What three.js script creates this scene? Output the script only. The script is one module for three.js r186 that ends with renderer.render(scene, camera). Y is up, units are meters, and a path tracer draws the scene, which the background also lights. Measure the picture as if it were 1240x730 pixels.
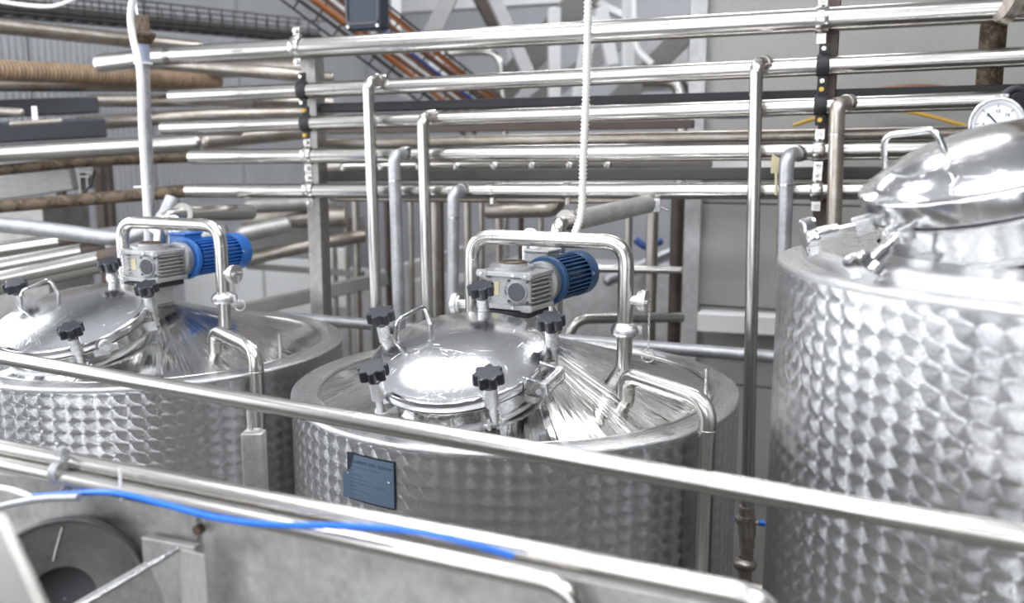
import * as THREE from 'three';
import { RoundedBoxGeometry } from 'three/addons/geometries/RoundedBoxGeometry.js';
import { mergeGeometries } from 'three/addons/utils/BufferGeometryUtils.js';
import { RectAreaLightUniformsLib } from 'three/addons/lights/RectAreaLightUniformsLib.js';

// ---------------------------------------------------------------- camera, light, exposure
const scene = new THREE.Scene();
const EYE = 2.4, PITCH = 0.165, FPX = 1100;
const camera = new THREE.PerspectiveCamera(2 * Math.atan(365 / FPX) * 180 / Math.PI, 1240 / 730, 0.05, 60);
camera.position.set(0, EYE, 0);
camera.rotation.set(-PITCH, 0, 0);
camera.focus = 2.2;
camera.userData.fStop = 2.2;
const renderer = new THREE.WebGLRenderer({ antialias: true });
renderer.toneMapping = THREE.LinearToneMapping;
renderer.toneMappingExposure = 1.2;
renderer.shadowMap.enabled = true;
scene.background = new THREE.Color(0x000000);
RectAreaLightUniformsLib.init();
const LAMP = 27, WIN_FILL = 1.95;                                             // radiance of the fluorescent fittings and of the added windows
// building axes: a runs along the tank row (to the right and towards the viewer), b away from the viewer
const PHI = 22 * Math.PI / 180;
const AX = new THREE.Vector3(Math.cos(PHI), 0, Math.sin(PHI)), BX = new THREE.Vector3(Math.sin(PHI), 0, -Math.cos(PHI));
const W = (a, y, b) => new THREE.Vector3(AX.x * a + BX.x * b, y, AX.z * a + BX.z * b);
const YAW = -PHI;                                            // turns local x onto a, local -z onto b
const LAMPS = [[-2.6, -1.2], [-0.6, -1.2], [1.4, -1.2], [-2.6, .7], [-0.6, 1.6], [1.4, 1.2], [-2.3, 3.1], [-0.6, 4.6], [-2.6, 6.8], [-0.4, 6.8]];

// ---------------------------------------------------------------- survey helpers: read positions off sight lines onto planes of the building
function ray(u, v) {
  const x = (u - 620) / FPX, y = -(v - 365) / FPX, c = Math.cos(PITCH), s = Math.sin(PITCH);
  return new THREE.Vector3(x, y * c - s, -(c + y * s));
}
function onB(u, v, b, phi = PHI) { const d = ray(u, v), t = b / (d.x * Math.sin(phi) - d.z * Math.cos(phi)); return new THREE.Vector3(d.x * t, EYE + d.y * t, d.z * t); }
function onA(u, v, a) { const d = ray(u, v), t = a / (d.x * AX.x + d.z * AX.z); return new THREE.Vector3(d.x * t, EYE + d.y * t, d.z * t); }
function onY(u, v, y) { const d = ray(u, v), t = (y - EYE) / d.y; return new THREE.Vector3(d.x * t, y, d.z * t); }
function onZ(u, v, z) { const d = ray(u, v), t = z / d.z; return new THREE.Vector3(d.x * t, EYE + d.y * t, d.z * t); }
const RPHI = 20.5 * Math.PI / 180;
const rack = (u, v, off = 0) => onB(u, v, 3.12 + off, RPHI);
const V3 = (x, y, z) => new THREE.Vector3(x, y, z);
let seed = 7;
const rnd = () => { seed = (seed * 1664525 + 1013904223) >>> 0; return seed / 4294967296; };

// ---------------------------------------------------------------- textures
function lattice(n, m) { const g = new Float32Array(n * m); for (let i = 0; i < n * m; i++) g[i] = rnd(); return (x, y) => { const xi = Math.floor(x), yi = Math.floor(y), fx = x - xi, fy = y - yi, sx = fx * fx * (3 - 2 * fx), sy = fy * fy * (3 - 2 * fy); const q = (i, j) => g[((j % m) + m) % m * n + ((i % n) + n) % n]; return (q(xi, yi) * (1 - sx) + q(xi + 1, yi) * sx) * (1 - sy) + (q(xi, yi + 1) * (1 - sx) + q(xi + 1, yi + 1) * sx) * sy; }; }
function tex(w, h, fn, srgb = false) {
  const d = new Uint8Array(w * h * 4);
  for (let y = 0; y < h; y++) for (let x = 0; x < w; x++) { const c = fn(x / w, y / h, x, y), i = (y * w + x) * 4; d[i] = Math.max(0, Math.min(255, c[0] * 255)); d[i + 1] = Math.max(0, Math.min(255, c[1] * 255)); d[i + 2] = Math.max(0, Math.min(255, c[2] * 255)); d[i + 3] = 255; }
  const t = new THREE.DataTexture(d, w, h); t.wrapS = t.wrapT = THREE.RepeatWrapping; t.magFilter = t.minFilter = THREE.LinearFilter; if (srgb) t.colorSpace = THREE.SRGBColorSpace; t.needsUpdate = true; return t;
}
function rep(t, x, y) { const c = t.clone(); c.repeat.set(x, y); c.needsUpdate = true; return c; }
const nA = lattice(8, 8), nB = lattice(32, 32), nC = lattice(128, 128), nL = lattice(256, 4), nL2 = lattice(64, 8);
const fbm = (u, v) => nA(u * 8, v * 8) * .45 + nB(u * 32, v * 32) * .35 + nC(u * 128, v * 128) * .2;
// circle-polished ("engine turned") plate: overlapping brushed discs, rings as a normal map
const CELLX = 0.0377, CELLY = 0.034;
const perlage = (() => {
  const N = 1024, K = 8, cell = N / K, R = cell * 0.8, nrm = new Float32Array(N * N * 2), disc = [];
  for (let k = 0; k < K * K; k++) disc.push([(rnd() - .5) * cell * .08, (rnd() - .5) * cell * .08, (rnd() - .5) * .05, (rnd() - .5) * .05]);
  for (let j = -1; j <= K; j++) for (let i = -1; i <= K; i++) {           // each disc is ground over the one below and left of it
    const [jx, jy, tx, ty] = disc[((j + K) % K) * K + (i + K) % K], cx = (i + .5) * cell + jx, cy = (j + .5) * cell + jy;
    for (let y = Math.max(0, Math.floor(cy - R)); y <= Math.min(N - 1, cy + R); y++) for (let x = Math.max(0, Math.floor(cx - R)); x <= Math.min(N - 1, cx + R); x++) {
      const dx = x - cx, dy = y - cy, r = Math.hypot(dx, dy); if (r > R) continue;
      const p = (y * N + x) * 2, a = (rnd() + rnd() - 1) * 0.86 + .045 * r / R + (r > R * .93 ? .08 : 0);
      nrm[p] = tx + a * dx / (r + .5); nrm[p + 1] = ty + a * dy / (r + .5);
    }
  }
  return tex(N, N, (u, v, x, y) => { const p = (y * N + x) * 2, a = nrm[p], b = nrm[p + 1], l = 1 / Math.hypot(a, b, 1); return [.5 + .5 * a * l, .5 + .5 * b * l, .5 + .5 * l]; });
})();
const steelTone = tex(256, 256, (u, v) => { const n = fbm(u, v), k = .95 + .1 * (n - .5); return [k, k * .99, k * .97]; });
const steelRough = tex(256, 256, (u, v) => { const n = fbm(u, v) * .6 + nC(u * 128, v * 128) * .4; return [n, .72 + .5 * n, n]; });
const streak = tex(1024, 256, (u, v) => { const n = nL(u * 256, v * 4) * .6 + nL2(u * 64, v * 8) * .4; return [n, n, n]; });
const scratch = (() => {                                   // fine random scratches for the polished lids
  const c = document.createElement('canvas'); c.width = c.height = 1024; const g = c.getContext('2d'); g.fillStyle = '#808080'; g.fillRect(0, 0, 1024, 1024);
  for (let i = 0; i < 900; i++) { const x = rnd() * 1024, y = rnd() * 1024, a = rnd() * 6.28, l = 8 + rnd() * 60, k = rnd() > .5 ? 255 : 0; g.strokeStyle = `rgba(${k},${k},${k},${.15 + rnd() * .4})`; g.lineWidth = .7 + rnd(); g.beginPath(); g.moveTo(x, y); g.quadraticCurveTo(x + Math.cos(a) * l * .5 + rnd() * 6, y + Math.sin(a) * l * .5 + rnd() * 6, x + Math.cos(a) * l, y + Math.sin(a) * l); g.stroke(); }
  const t = new THREE.CanvasTexture(c); t.wrapS = t.wrapT = THREE.RepeatWrapping; return t;
})();
const waterSpots = tex(512, 512, (u, v) => { const s = nC(u * 128, v * 128) > .8 ? 1 : 0, n = nB(u * 32, v * 32); const r = .55 + .5 * s * n + .25 * nA(u * 8, v * 8); return [r, r, r]; });
const rustTone = tex(256, 256, (u, v) => { const n = fbm(u, v), m = Math.max(0, Math.min(1, (n - .42) * 6)); return [.25 + .14 * m + .07 * nC(u * 128, v * 128), .215 + .13 * m + .06 * nC(u * 128, v * 128), .195 + .125 * m]; }, true);
const dirtTone = tex(256, 256, (u, v) => { const n = fbm(u, v), k = .72 + .4 * (n - .5); return [k, k * .985, k * .96]; });
const brownTone = tex(256, 256, (u, v) => { const n = fbm(u, v), m = Math.max(0, Math.min(1, (n - .35) * 3.2)); return [.6 + .16 * m, .53 + .19 * m, .46 + .22 * m]; });   // brown tone in patches
const wrapTone = tex(64, 256, (u, v) => { const k = .78 + .16 * Math.sin(v * Math.PI * 2 * 16) + .25 * (nB(u * 32, v * 32) - .5); return [.62 * k + .1, .53 * k + .08, .43 * k + .06]; }, true);
const wallTone = tex(512, 512, (u, v) => { const n = fbm(u, v), k = .9 + .16 * (n - .5) - .1 * Math.max(0, nB(u * 32, v * 32) - .8) * 5 * nC(u * 128, v * 128); return [k, k, k * .985]; });
const fineBump = tex(256, 256, (u, v) => { const n = nC(u * 128, v * 128) * .5 + nB(u * 32, v * 32) * .5; return [n, n, n]; });

// ---------------------------------------------------------------- materials
const S = (o) => new THREE.MeshStandardMaterial(o), PM = (o) => new THREE.MeshPhysicalMaterial(o);
const C = (r, g, b) => new THREE.Color().setRGB(r, g, b);
const t3 = (t) => rep(t, 3, 3);
const M = {
  perlage: S({ color: C(.66, .66, .665), metalness: 1, roughness: .2, normalMap: perlage, normalScale: new THREE.Vector2(1, 1) }),
  cone: PM({ color: C(.66, .66, .655), metalness: 1, roughness: .26, anisotropy: .5, bumpMap: rep(streak, 2, 1), bumpScale: .0011, roughnessMap: rep(streak, 1, 1) }),
  ring: S({ color: C(.66, .66, .655), metalness: 1, roughness: .3, bumpMap: t3(fineBump), bumpScale: .0006, roughnessMap: t3(steelRough) }),
  lid: S({ color: C(.7, .7, .705), metalness: 1, roughness: .24, roughnessMap: waterSpots, bumpMap: scratch, bumpScale: .0007 }),
  polish: S({ color: C(.66, .66, .655), metalness: 1, roughness: .13, bumpMap: t3(fineBump), bumpScale: .0004 }),
  pipe: S({ color: C(.61, .595, .57), metalness: 1, roughness: .25, map: rep(steelTone, 1, 1) }),
  pipeDull: S({ color: C(.66, .65, .62), metalness: .9, roughness: .38, map: rep(brownTone, 1.5, 1.5) }),  // darker copy of the pipe steel, toned patchy brown
  pipeDark: S({ color: C(.14, .135, .13), metalness: .5, roughness: .5, map: t3(dirtTone) }),
  zinc: S({ color: C(.62, .64, .67), metalness: .75, roughness: .45, map: t3(dirtTone), roughnessMap: t3(steelRough) }),
  rust: S({ color: C(1, .95, .9), metalness: .35, roughness: .65, map: t3(rustTone) }),
  wrap: S({ color: C(1, 1, 1), metalness: 0, roughness: .7, map: rep(wrapTone, 1, 3) }),
  sheet: S({ color: C(.74, .74, .73), metalness: .7, roughness: .5, map: t3(dirtTone), roughnessMap: t3(steelRough) }),
  cast: S({ color: C(.66, .67, .68), metalness: .85, roughness: .36, map: t3(dirtTone), bumpMap: t3(fineBump), bumpScale: .0008 }),
  blueBright: PM({ color: C(.015, .17, .62), roughness: .38, clearcoat: .3, map: t3(dirtTone) }),
  blueDark: PM({ color: C(.016, .085, .22), roughness: .42, clearcoat: .2, map: t3(dirtTone) }),
  knob: PM({ color: C(.018, .02, .028), roughness: .3, clearcoat: .4 }),
  black: S({ color: C(.02, .02, .022), roughness: .55 }),
  darkDuct: S({ color: C(.07, .073, .085), roughness: .5, metalness: .2 }),
  capGrey: S({ color: C(.08, .085, .095), roughness: .5 }),
  white: S({ color: C(.82, .82, .8), roughness: .5 }),
  flex: S({ color: C(.78, .78, .72), roughness: .45 }),
  whiteSteel: S({ color: C(.72, .73, .74), roughness: .45, map: t3(dirtTone) }),
  greySteel: S({ color: C(.36, .36, .35), metalness: .3, roughness: .5, map: t3(dirtTone) }),
  postSteel: S({ color: C(.5, .49, .47), metalness: .85, roughness: .38, map: t3(dirtTone) }),
  brownPost: S({ color: C(.13, .1, .085), metalness: .3, roughness: .5, map: t3(dirtTone) }),
  wall: S({ color: C(.4, .393, .37), roughness: .6, map: wallTone }),
  wallGrey: S({ color: C(.34, .345, .35), roughness: .6, map: wallTone }),
  wallWhite: S({ color: C(.62, .63, .66), roughness: .5, metalness: .0, map: wallTone }),
  ceiling: S({ color: C(.7, .71, .73), roughness: .8 }),
  floor: S({ color: C(.17, .165, .155), roughness: .35, map: wallTone }),
  hose: PM({ color: C(.01, .16, .72), roughness: .35, clearcoat: .3 }),
  orange: S({ color: C(.42, .15, .05), roughness: .5 }), brownCable: S({ color: C(.2, .09, .05), roughness: .5 }), blueCable: S({ color: C(.05, .09, .3), roughness: .5 }),
  yellow: S({ color: C(.62, .38, .06), roughness: .5 }),
  drum: S({ color: C(.11, .11, .11), metalness: .5, roughness: .42, map: t3(dirtTone) }),
  lampGlow: S({ color: C(.9, .9, .9), emissive: C(1, 1, 1), emissiveIntensity: 4 }),
  label: S({ color: C(.7, .62, .4), roughness: .5 }),
};

// ---------------------------------------------------------------- object helpers
const taken = {};
function numbered(n) { taken[n] = (taken[n] ?? -1) + 1; return taken[n] ? n + '_' + String(taken[n]).padStart(3, '0') : n; }
function shade(m) { m.castShadow = m.receiveShadow = true; return m; }
function mesh(name, geo, mat, parent) { const m = shade(new THREE.Mesh(Array.isArray(geo) ? (geo.length > 1 ? mergeGeometries(geo.map((g) => { g = g.index ? g.toNonIndexed() : g; for (const k of Object.keys(g.attributes)) if (!['position', 'normal', 'uv'].includes(k)) g.deleteAttribute(k); return g; })) : geo[0]) : geo, mat)); m.name = name; if (parent) parent.add(m); return m; }
function tag(o, label, category, group) { o.userData.label = label; o.userData.category = category; if (group) o.userData.group = group; return o; }
function thing(name, label, category, pos = [0, 0, 0], turn = 0, group) { const g = new THREE.Group(); g.name = numbered(name); g.position.set(...(pos.isVector3 ? pos.toArray() : pos)); g.rotation.y = turn; scene.add(g); return tag(g, label, category, group); }
function solo(name, label, category, geo, mat, group) { const m = mesh(numbered(name), geo, mat, scene); return tag(m, label, category, group); }
function struct(name, geo, mat, label, category = 'wall') { const m = mesh(name, geo, mat, scene); m.userData.kind = 'structure'; m.userData.label = label; m.userData.category = category; return m; }
const at = (g, x, y, z) => g.translate(x, y, z);
const boxg = (w, h, d, r = 0) => r ? new RoundedBoxGeometry(w, h, d, 2, r) : new THREE.BoxGeometry(w, h, d);
const cyl = (r, h, n = 32, r2 = r) => new THREE.CylinderGeometry(r2, r, h, n);
function lathe(pts, n = 96) { return new THREE.LatheGeometry(pts.map((p) => new THREE.Vector2(p[0], p[1])), n); }
// swept round pipe through corner points, corners rounded by bend; uv in metres
function roundPath(pts, bend) {
  const out = [pts[0].clone()];
  for (let i = 1; i < pts.length - 1; i++) {
    const p = pts[i], a = pts[i - 1].clone().sub(p), b = pts[i + 1].clone().sub(p), L = Math.min(bend, a.length() * .49, b.length() * .49); a.setLength(L).add(p); b.setLength(L).add(p);
    for (let k = 0; k <= 8; k++) { const t = k / 8; out.push(a.clone().multiplyScalar((1 - t) * (1 - t)).addScaledVector(p, 2 * t * (1 - t)).addScaledVector(b, t * t)); }
  }
  out.push(pts[pts.length - 1].clone()); return out;
}
function sweep(pts, r, bend = 0, n = 20, dome = false, rAt = null) {
  const P = bend ? roundPath(pts, bend) : pts, pos = [], nor = [], uv = [], idx = [], rings = [];
  const tan = P.map((p, i) => P[Math.min(i + 1, P.length - 1)].clone().sub(P[Math.max(i - 1, 0)]).normalize());
  let N = Math.abs(tan[0].y) < .9 ? V3(0, 1, 0) : V3(1, 0, 0); N.addScaledVector(tan[0], -N.dot(tan[0])).normalize();
  let len = 0;
  const ring = (p, N, B, T, rr, l, nt) => { for (let k = 0; k <= n; k++) { const a = k / n * Math.PI * 2, c = Math.cos(a), s = Math.sin(a); const d = V3(N.x * c + B.x * s, N.y * c + B.y * s, N.z * c + B.z * s); pos.push(p.x + d.x * rr, p.y + d.y * rr, p.z + d.z * rr); const q = nt ? nt(d) : d; nor.push(q.x, q.y, q.z); uv.push(k / n * Math.PI * 2 * r, l); } rings.push(pos.length / 3 - n - 1); };
  for (let i = 0; i < P.length; i++) {
    const T = tan[i]; N.addScaledVector(T, -N.dot(T)).normalize(); const B = T.clone().cross(N);
    if (i) len += P[i].distanceTo(P[i - 1]);
    const rr = rAt ? rAt(i / (P.length - 1), len) : r;
    if (i === 0) { const m = T.clone().negate(); if (dome) for (const f of [.05, .5, .87]) ring(P[0].clone().addScaledVector(T, -r * Math.sqrt(1 - f * f) * .6), N, B, T, rr * f, 0, (d) => d.clone().multiplyScalar(f).addScaledVector(m, Math.sqrt(1 - f * f))); else { ring(P[0], N, B, T, 1e-4, 0, () => m); ring(P[0], N, B, T, rr, 0, () => m); } }
    ring(P[i], N, B, T, rr, len);
    if (i === P.length - 1) { if (dome) for (const f of [.87, .5, .05]) ring(P[i].clone().addScaledVector(T, r * Math.sqrt(1 - f * f) * .6), N, B, T, rr * f, len, (d) => d.clone().multiplyScalar(f).addScaledVector(T, Math.sqrt(1 - f * f))); else { ring(P[i], N, B, T, rr, len, () => T); ring(P[i], N, B, T, 1e-4, len, () => T); } }
  }
  for (let j = 0; j + 1 < rings.length; j++) for (let k = 0; k < n; k++) { const a = rings[j] + k, b = rings[j + 1] + k; idx.push(a, a + 1, b, b, a + 1, b + 1); }
  const g = new THREE.BufferGeometry(); g.setAttribute('position', new THREE.Float32BufferAttribute(pos, 3)); g.setAttribute('normal', new THREE.Float32BufferAttribute(nor, 3)); g.setAttribute('uv', new THREE.Float32BufferAttribute(uv, 2)); g.setIndex(idx); return g;
}
function spline(pts, k = 12) { return new THREE.CatmullRomCurve3(pts, false, 'centripetal').getPoints((pts.length - 1) * k); }
// a squared bar between two points
function bar(p, q, w, h, up = V3(0, 1, 0)) {
  const d = q.clone().sub(p), L = d.length(), g = boxg(w, h, L, Math.min(w, h) * .12); const z = d.clone().normalize(), x = up.clone().cross(z).normalize(), y = z.clone().cross(x);
  g.applyMatrix4(new THREE.Matrix4().makeBasis(x, y, z).setPosition(p.clone().add(q).multiplyScalar(.5))); return g;
}
function metreUV(g, k = 1) { const p = g.attributes.position, n = g.attributes.normal, u = g.attributes.uv; for (let i = 0; i < p.count; i++) { const ax = Math.abs(n.getX(i)), ay = Math.abs(n.getY(i)), az = Math.abs(n.getZ(i)); if (ay >= ax && ay >= az) u.setXY(i, p.getX(i) * k, p.getZ(i) * k); else if (ax >= az) u.setXY(i, p.getZ(i) * k, p.getY(i) * k); else u.setXY(i, p.getX(i) * k, p.getY(i) * k); } return g; }
function aim(o, from, dir, up = V3(0, 1, 0)) { const y = dir.clone().normalize(), x = up.clone().cross(y).normalize(), z = x.clone().cross(y); o.quaternion.setFromRotationMatrix(new THREE.Matrix4().makeBasis(x, y, z)); o.position.copy(from); return o; }   // local y along dir

// ================================================================ THE HALL
{
  const slab = (a0, a1, y0, y1, b0, b1) => { const g = boxg(a1 - a0, y1 - y0, b1 - b0); metreUV(at(g, (a0 + a1) / 2, (y0 + y1) / 2, -(b0 + b1) / 2), .4); return g.rotateY(YAW); };
  struct('floor', slab(-5.5, 6.3, -.2, 0, -4.3, 9.3), M.floor, 'grey concrete floor of the hall', 'floor');
  struct('ceiling', slab(-5.5, 6.3, 5.4, 5.6, -4.3, 9.3), M.ceiling, 'pale ceiling of the hall', 'ceiling');
  struct('wall_right', slab(6, 6.3, 0, 5.4, -4, 9), M.wallGrey, 'grey side wall of the hall');
  struct('wall_front', slab(-5.5, 6.3, 0, 5.4, -4.3, -4), M.wallGrey, 'grey wall behind the viewing platform');
  struct('wall_far', slab(-5.5, 6.3, 0, 5.4, 9, 9.3), M.wallWhite, 'pale wall at the far end of the hall');
  // corrugated side wall made of separate sheets, plus glowing windows added out of view for highlights on the tanks
  const AL = -5.2, wb0 = -1.6, wb1 = 3.4, wy0 = 1.5, wy1 = 4.6;
  const left = struct('wall_left', slab(AL - .3, AL - .06, 0, 5.4, -4, 9), M.wallWhite, 'white corrugated sheet metal side wall');
  const sheetW = 1.06, n = 40;
  for (let s = 0; s * sheetW < 13; s++) {
    const lo = -4 + s * sheetW, win = lo + sheetW > wb0 && lo < wb1, pos = [], uv = [], idx = [];
    for (const [y0, y1] of win ? [[.02, wy0], [wy1, 5.38]] : [[.02, 5.38]]) {
      const at0 = pos.length / 3;
      for (let i = 0; i <= n * 2; i++) { const b = lo + .006 + (sheetW - .012) * i / (n * 2), off = AL - .03 + (i % 4 < 2 ? .02 : 0); for (const y of [y0, y1]) { const p = W(off, y, b); pos.push(p.x, p.y, p.z); uv.push(b * .4, y * .4); } }
      for (let i = 0; i < n * 2; i++) { const k = at0 + i * 2; idx.push(k, k + 2, k + 1, k + 1, k + 2, k + 3); }
    }
    const g = new THREE.BufferGeometry(); g.setAttribute('position', new THREE.Float32BufferAttribute(pos, 3)); g.setAttribute('uv', new THREE.Float32BufferAttribute(uv, 2)); g.setIndex(idx); const g2 = g.toNonIndexed(); g2.computeVertexNormals(); mesh('corrugated_sheet', g2, M.wallWhite, left);
  }
  const addedPaneM = S({ color: C(.9, .92, .95), emissive: C(.95, .98, 1), emissiveIntensity: 1.2, roughness: .6 });  // panes of the added windows, glowing to light the tanks
  for (let k = 0; k < 3; k++) {
    const w = (wb1 - wb0) / 3, b = wb0 + w * (k + .5), o = struct('added_window_' + (k + 1), slab(AL - .05, AL - .035, wy0 + .05, wy1 - .05, b - w / 2 + .06, b + w / 2 - .06), addedPaneM, 'added frosted glowing window, out of view in the corrugated wall', 'window');
    mesh('added_window_frame', [slab(AL - .05, AL + .03, wy0, wy0 + .06, b - w / 2, b + w / 2), slab(AL - .05, AL + .03, wy1 - .06, wy1, b - w / 2, b + w / 2), slab(AL - .05, AL + .03, wy0, wy1, b - w / 2, b - w / 2 + .06), slab(AL - .05, AL + .03, wy0, wy1, b + w / 2 - .06, b + w / 2)], M.white, o);
    const l = new THREE.RectAreaLight(0xf4f8ff, WIN_FILL, w - .14, wy1 - wy0 - .12); l.position.copy(W(AL - .02, (wy0 + wy1) / 2, b)); l.lookAt(W(AL + 2, (wy0 + wy1) / 2, b)); scene.add(l); l.name = 'window_fill_' + (k + 1);
  }
  for (const [k, a] of [[4, -3.3], [5, -1.5], [6, .5]]) {              // tall glowing windows added out of view to brighten the tank fronts
    const w = 1.2, y0 = .9, y1 = 4.3, o = struct('added_window_' + k, slab(a - w / 2, a + w / 2, y0, y1, -3.985, -3.97), addedPaneM, 'added tall glowing window, out of view behind the viewing platform', 'window');
    mesh('added_window_frame', [slab(a - w / 2 - .06, a + w / 2 + .06, y0 - .06, y0, -4, -3.92), slab(a - w / 2 - .06, a + w / 2 + .06, y1, y1 + .06, -4, -3.92), slab(a - w / 2 - .06, a - w / 2, y0, y1, -4, -3.92), slab(a + w / 2, a + w / 2 + .06, y0, y1, -4, -3.92), slab(a - .03, a + .03, y0, y1, -3.99, -3.94), slab(a - w / 2, a + w / 2, 2.6, 2.66, -3.99, -3.94)], M.white, o);
    const l = new THREE.RectAreaLight(0xf4f8ff, WIN_FILL * 1.15, w, y1 - y0); l.position.copy(W(a, (y0 + y1) / 2, -3.93)); l.lookAt(W(a, (y0 + y1) / 2, 0)); scene.add(l); l.name = 'window_fill_' + k;
  }
  // dividing wall behind the pipe rack, clad with wide horizontal panels
  const a0 = -0.86, a1 = 6, b0 = 4.6;
  const back = struct('wall_back', slab(a0, a1, 0, 5.4, b0 + .03, b0 + .16), M.wall, 'grey panelled dividing wall behind the pipe rack');
  const seams = [0, .62, 1.22, 1.62, 2.14, 2.62, 3.02, 3.5, 4.1, 4.7, 5.4];
  for (let i = 0; i + 1 < seams.length; i++) for (let k = 0; k < 3; k++) { const w = (a1 - a0) / 3; mesh('wall_panel', slab(a0 + w * k + .004, a0 + w * (k + 1) - .004, seams[i] + .005, seams[i + 1] - .005, b0, b0 + .03), M.wall, back); }
  struct('trim_1', slab(a0 - .05, a0 + .03, 0, 5.4, b0 - .03, b0 + .2), M.whiteSteel, 'pale corner post at the end of the dividing wall', 'trim');
  // light fittings: housing, glowing diffuser and the light itself
  LAMPS.forEach(([a, b], i) => {
    const t = thing('ceiling_light', 'long white fluorescent ceiling fitting over the hall', 'lamp', W(a, 5.0, b), YAW, 'ceiling lights of the hall');
    mesh('housing', at(boxg(1.3, .09, .34, .02), 0, .06, 0), M.white, t);
    mesh('diffuser', at(boxg(1.24, .03, .3, .01), 0, .01, 0), M.lampGlow, t);
    for (const s of [-1, 1]) mesh('hanger', at(cyl(.008, .3, 8), s * .5, .25, 0), M.white, t);
    const l = new THREE.RectAreaLight(0xf6f8ff, LAMP, 1.24, .3); l.position.set(0, -.012, 0); l.rotation.x = -Math.PI / 2; t.add(l);
  });
}

// ================================================================ THE TANKS
const T = { left: { x: -1.174, z: -2.95, rim: 1.774 }, mid: { x: .009, z: -2.43, rim: 1.774 }, right: { x: 1.097, z: -1.60, rim: 2.196 } };
const deg = Math.PI / 180;
const R = .6, RC = .53, RT = .085, CH = .13, TAU = Math.atan(CH / (RC - RT));
const coneY = (r) => CH * (RC - r) / (RC - RT);
function starKnob(r = .033) {
  const s = new THREE.Shape(), n = 84;
  for (let i = 0; i < n; i++) { const a = i / n * Math.PI * 2, k = r * (.86 + .14 * Math.cos(a * 7)); s[i ? 'lineTo' : 'moveTo'](Math.cos(a) * k, Math.sin(a) * k); }
  s.closePath();
  const top = new THREE.ExtrudeGeometry(s, { depth: .02, bevelEnabled: true, bevelThickness: .004, bevelSize: .003, bevelSegments: 3 }); top.rotateX(-Math.PI / 2); at(top, 0, .016, 0);
  return [top, at(cyl(.015, .02, 20, .02), 0, .008, 0)];
}
function platePrint(big) {
  const c = document.createElement('canvas'); c.width = 512; c.height = 360; const g = c.getContext('2d'); g.fillStyle = '#5f7184'; g.fillRect(0, 0, 512, 360);
  for (let i = 0; i < 500; i++) { g.fillStyle = `rgba(${rnd() > .5 ? '150,175,200' : '40,58,80'},${rnd() * .12})`; g.fillRect(rnd() * 512, rnd() * 360, 4 + rnd() * 40, 1 + rnd() * 3); }
  g.fillStyle = '#22303f'; g.textBaseline = 'middle'; g.font = 'bold 38px sans-serif'; g.fillText('PILUMBROC DOO - Kruševac', 62, 54, 440);
  g.font = '26px sans-serif'; g.globalAlpha = .75;
  ['Naziv proizvoda: rezervoar', 'Tip:', 'Zapremina:        l', 'God. proizvodnje', 'Radna temperatura  (max)(min)', 'Masa:', 'Radni pritisak (bara)', 'Serijski broj'].forEach((s, i) => g.fillText(s, 60, 96 + i * 32, 400));
  const t = new THREE.CanvasTexture(c); t.colorSpace = THREE.SRGBColorSpace; return t;
}
M.plate = S({ color: 0xffffff, map: platePrint(), roughness: .4, metalness: 0 });
M.plateEdge = S({ color: C(.02, .03, .045), roughness: .4 });

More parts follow.
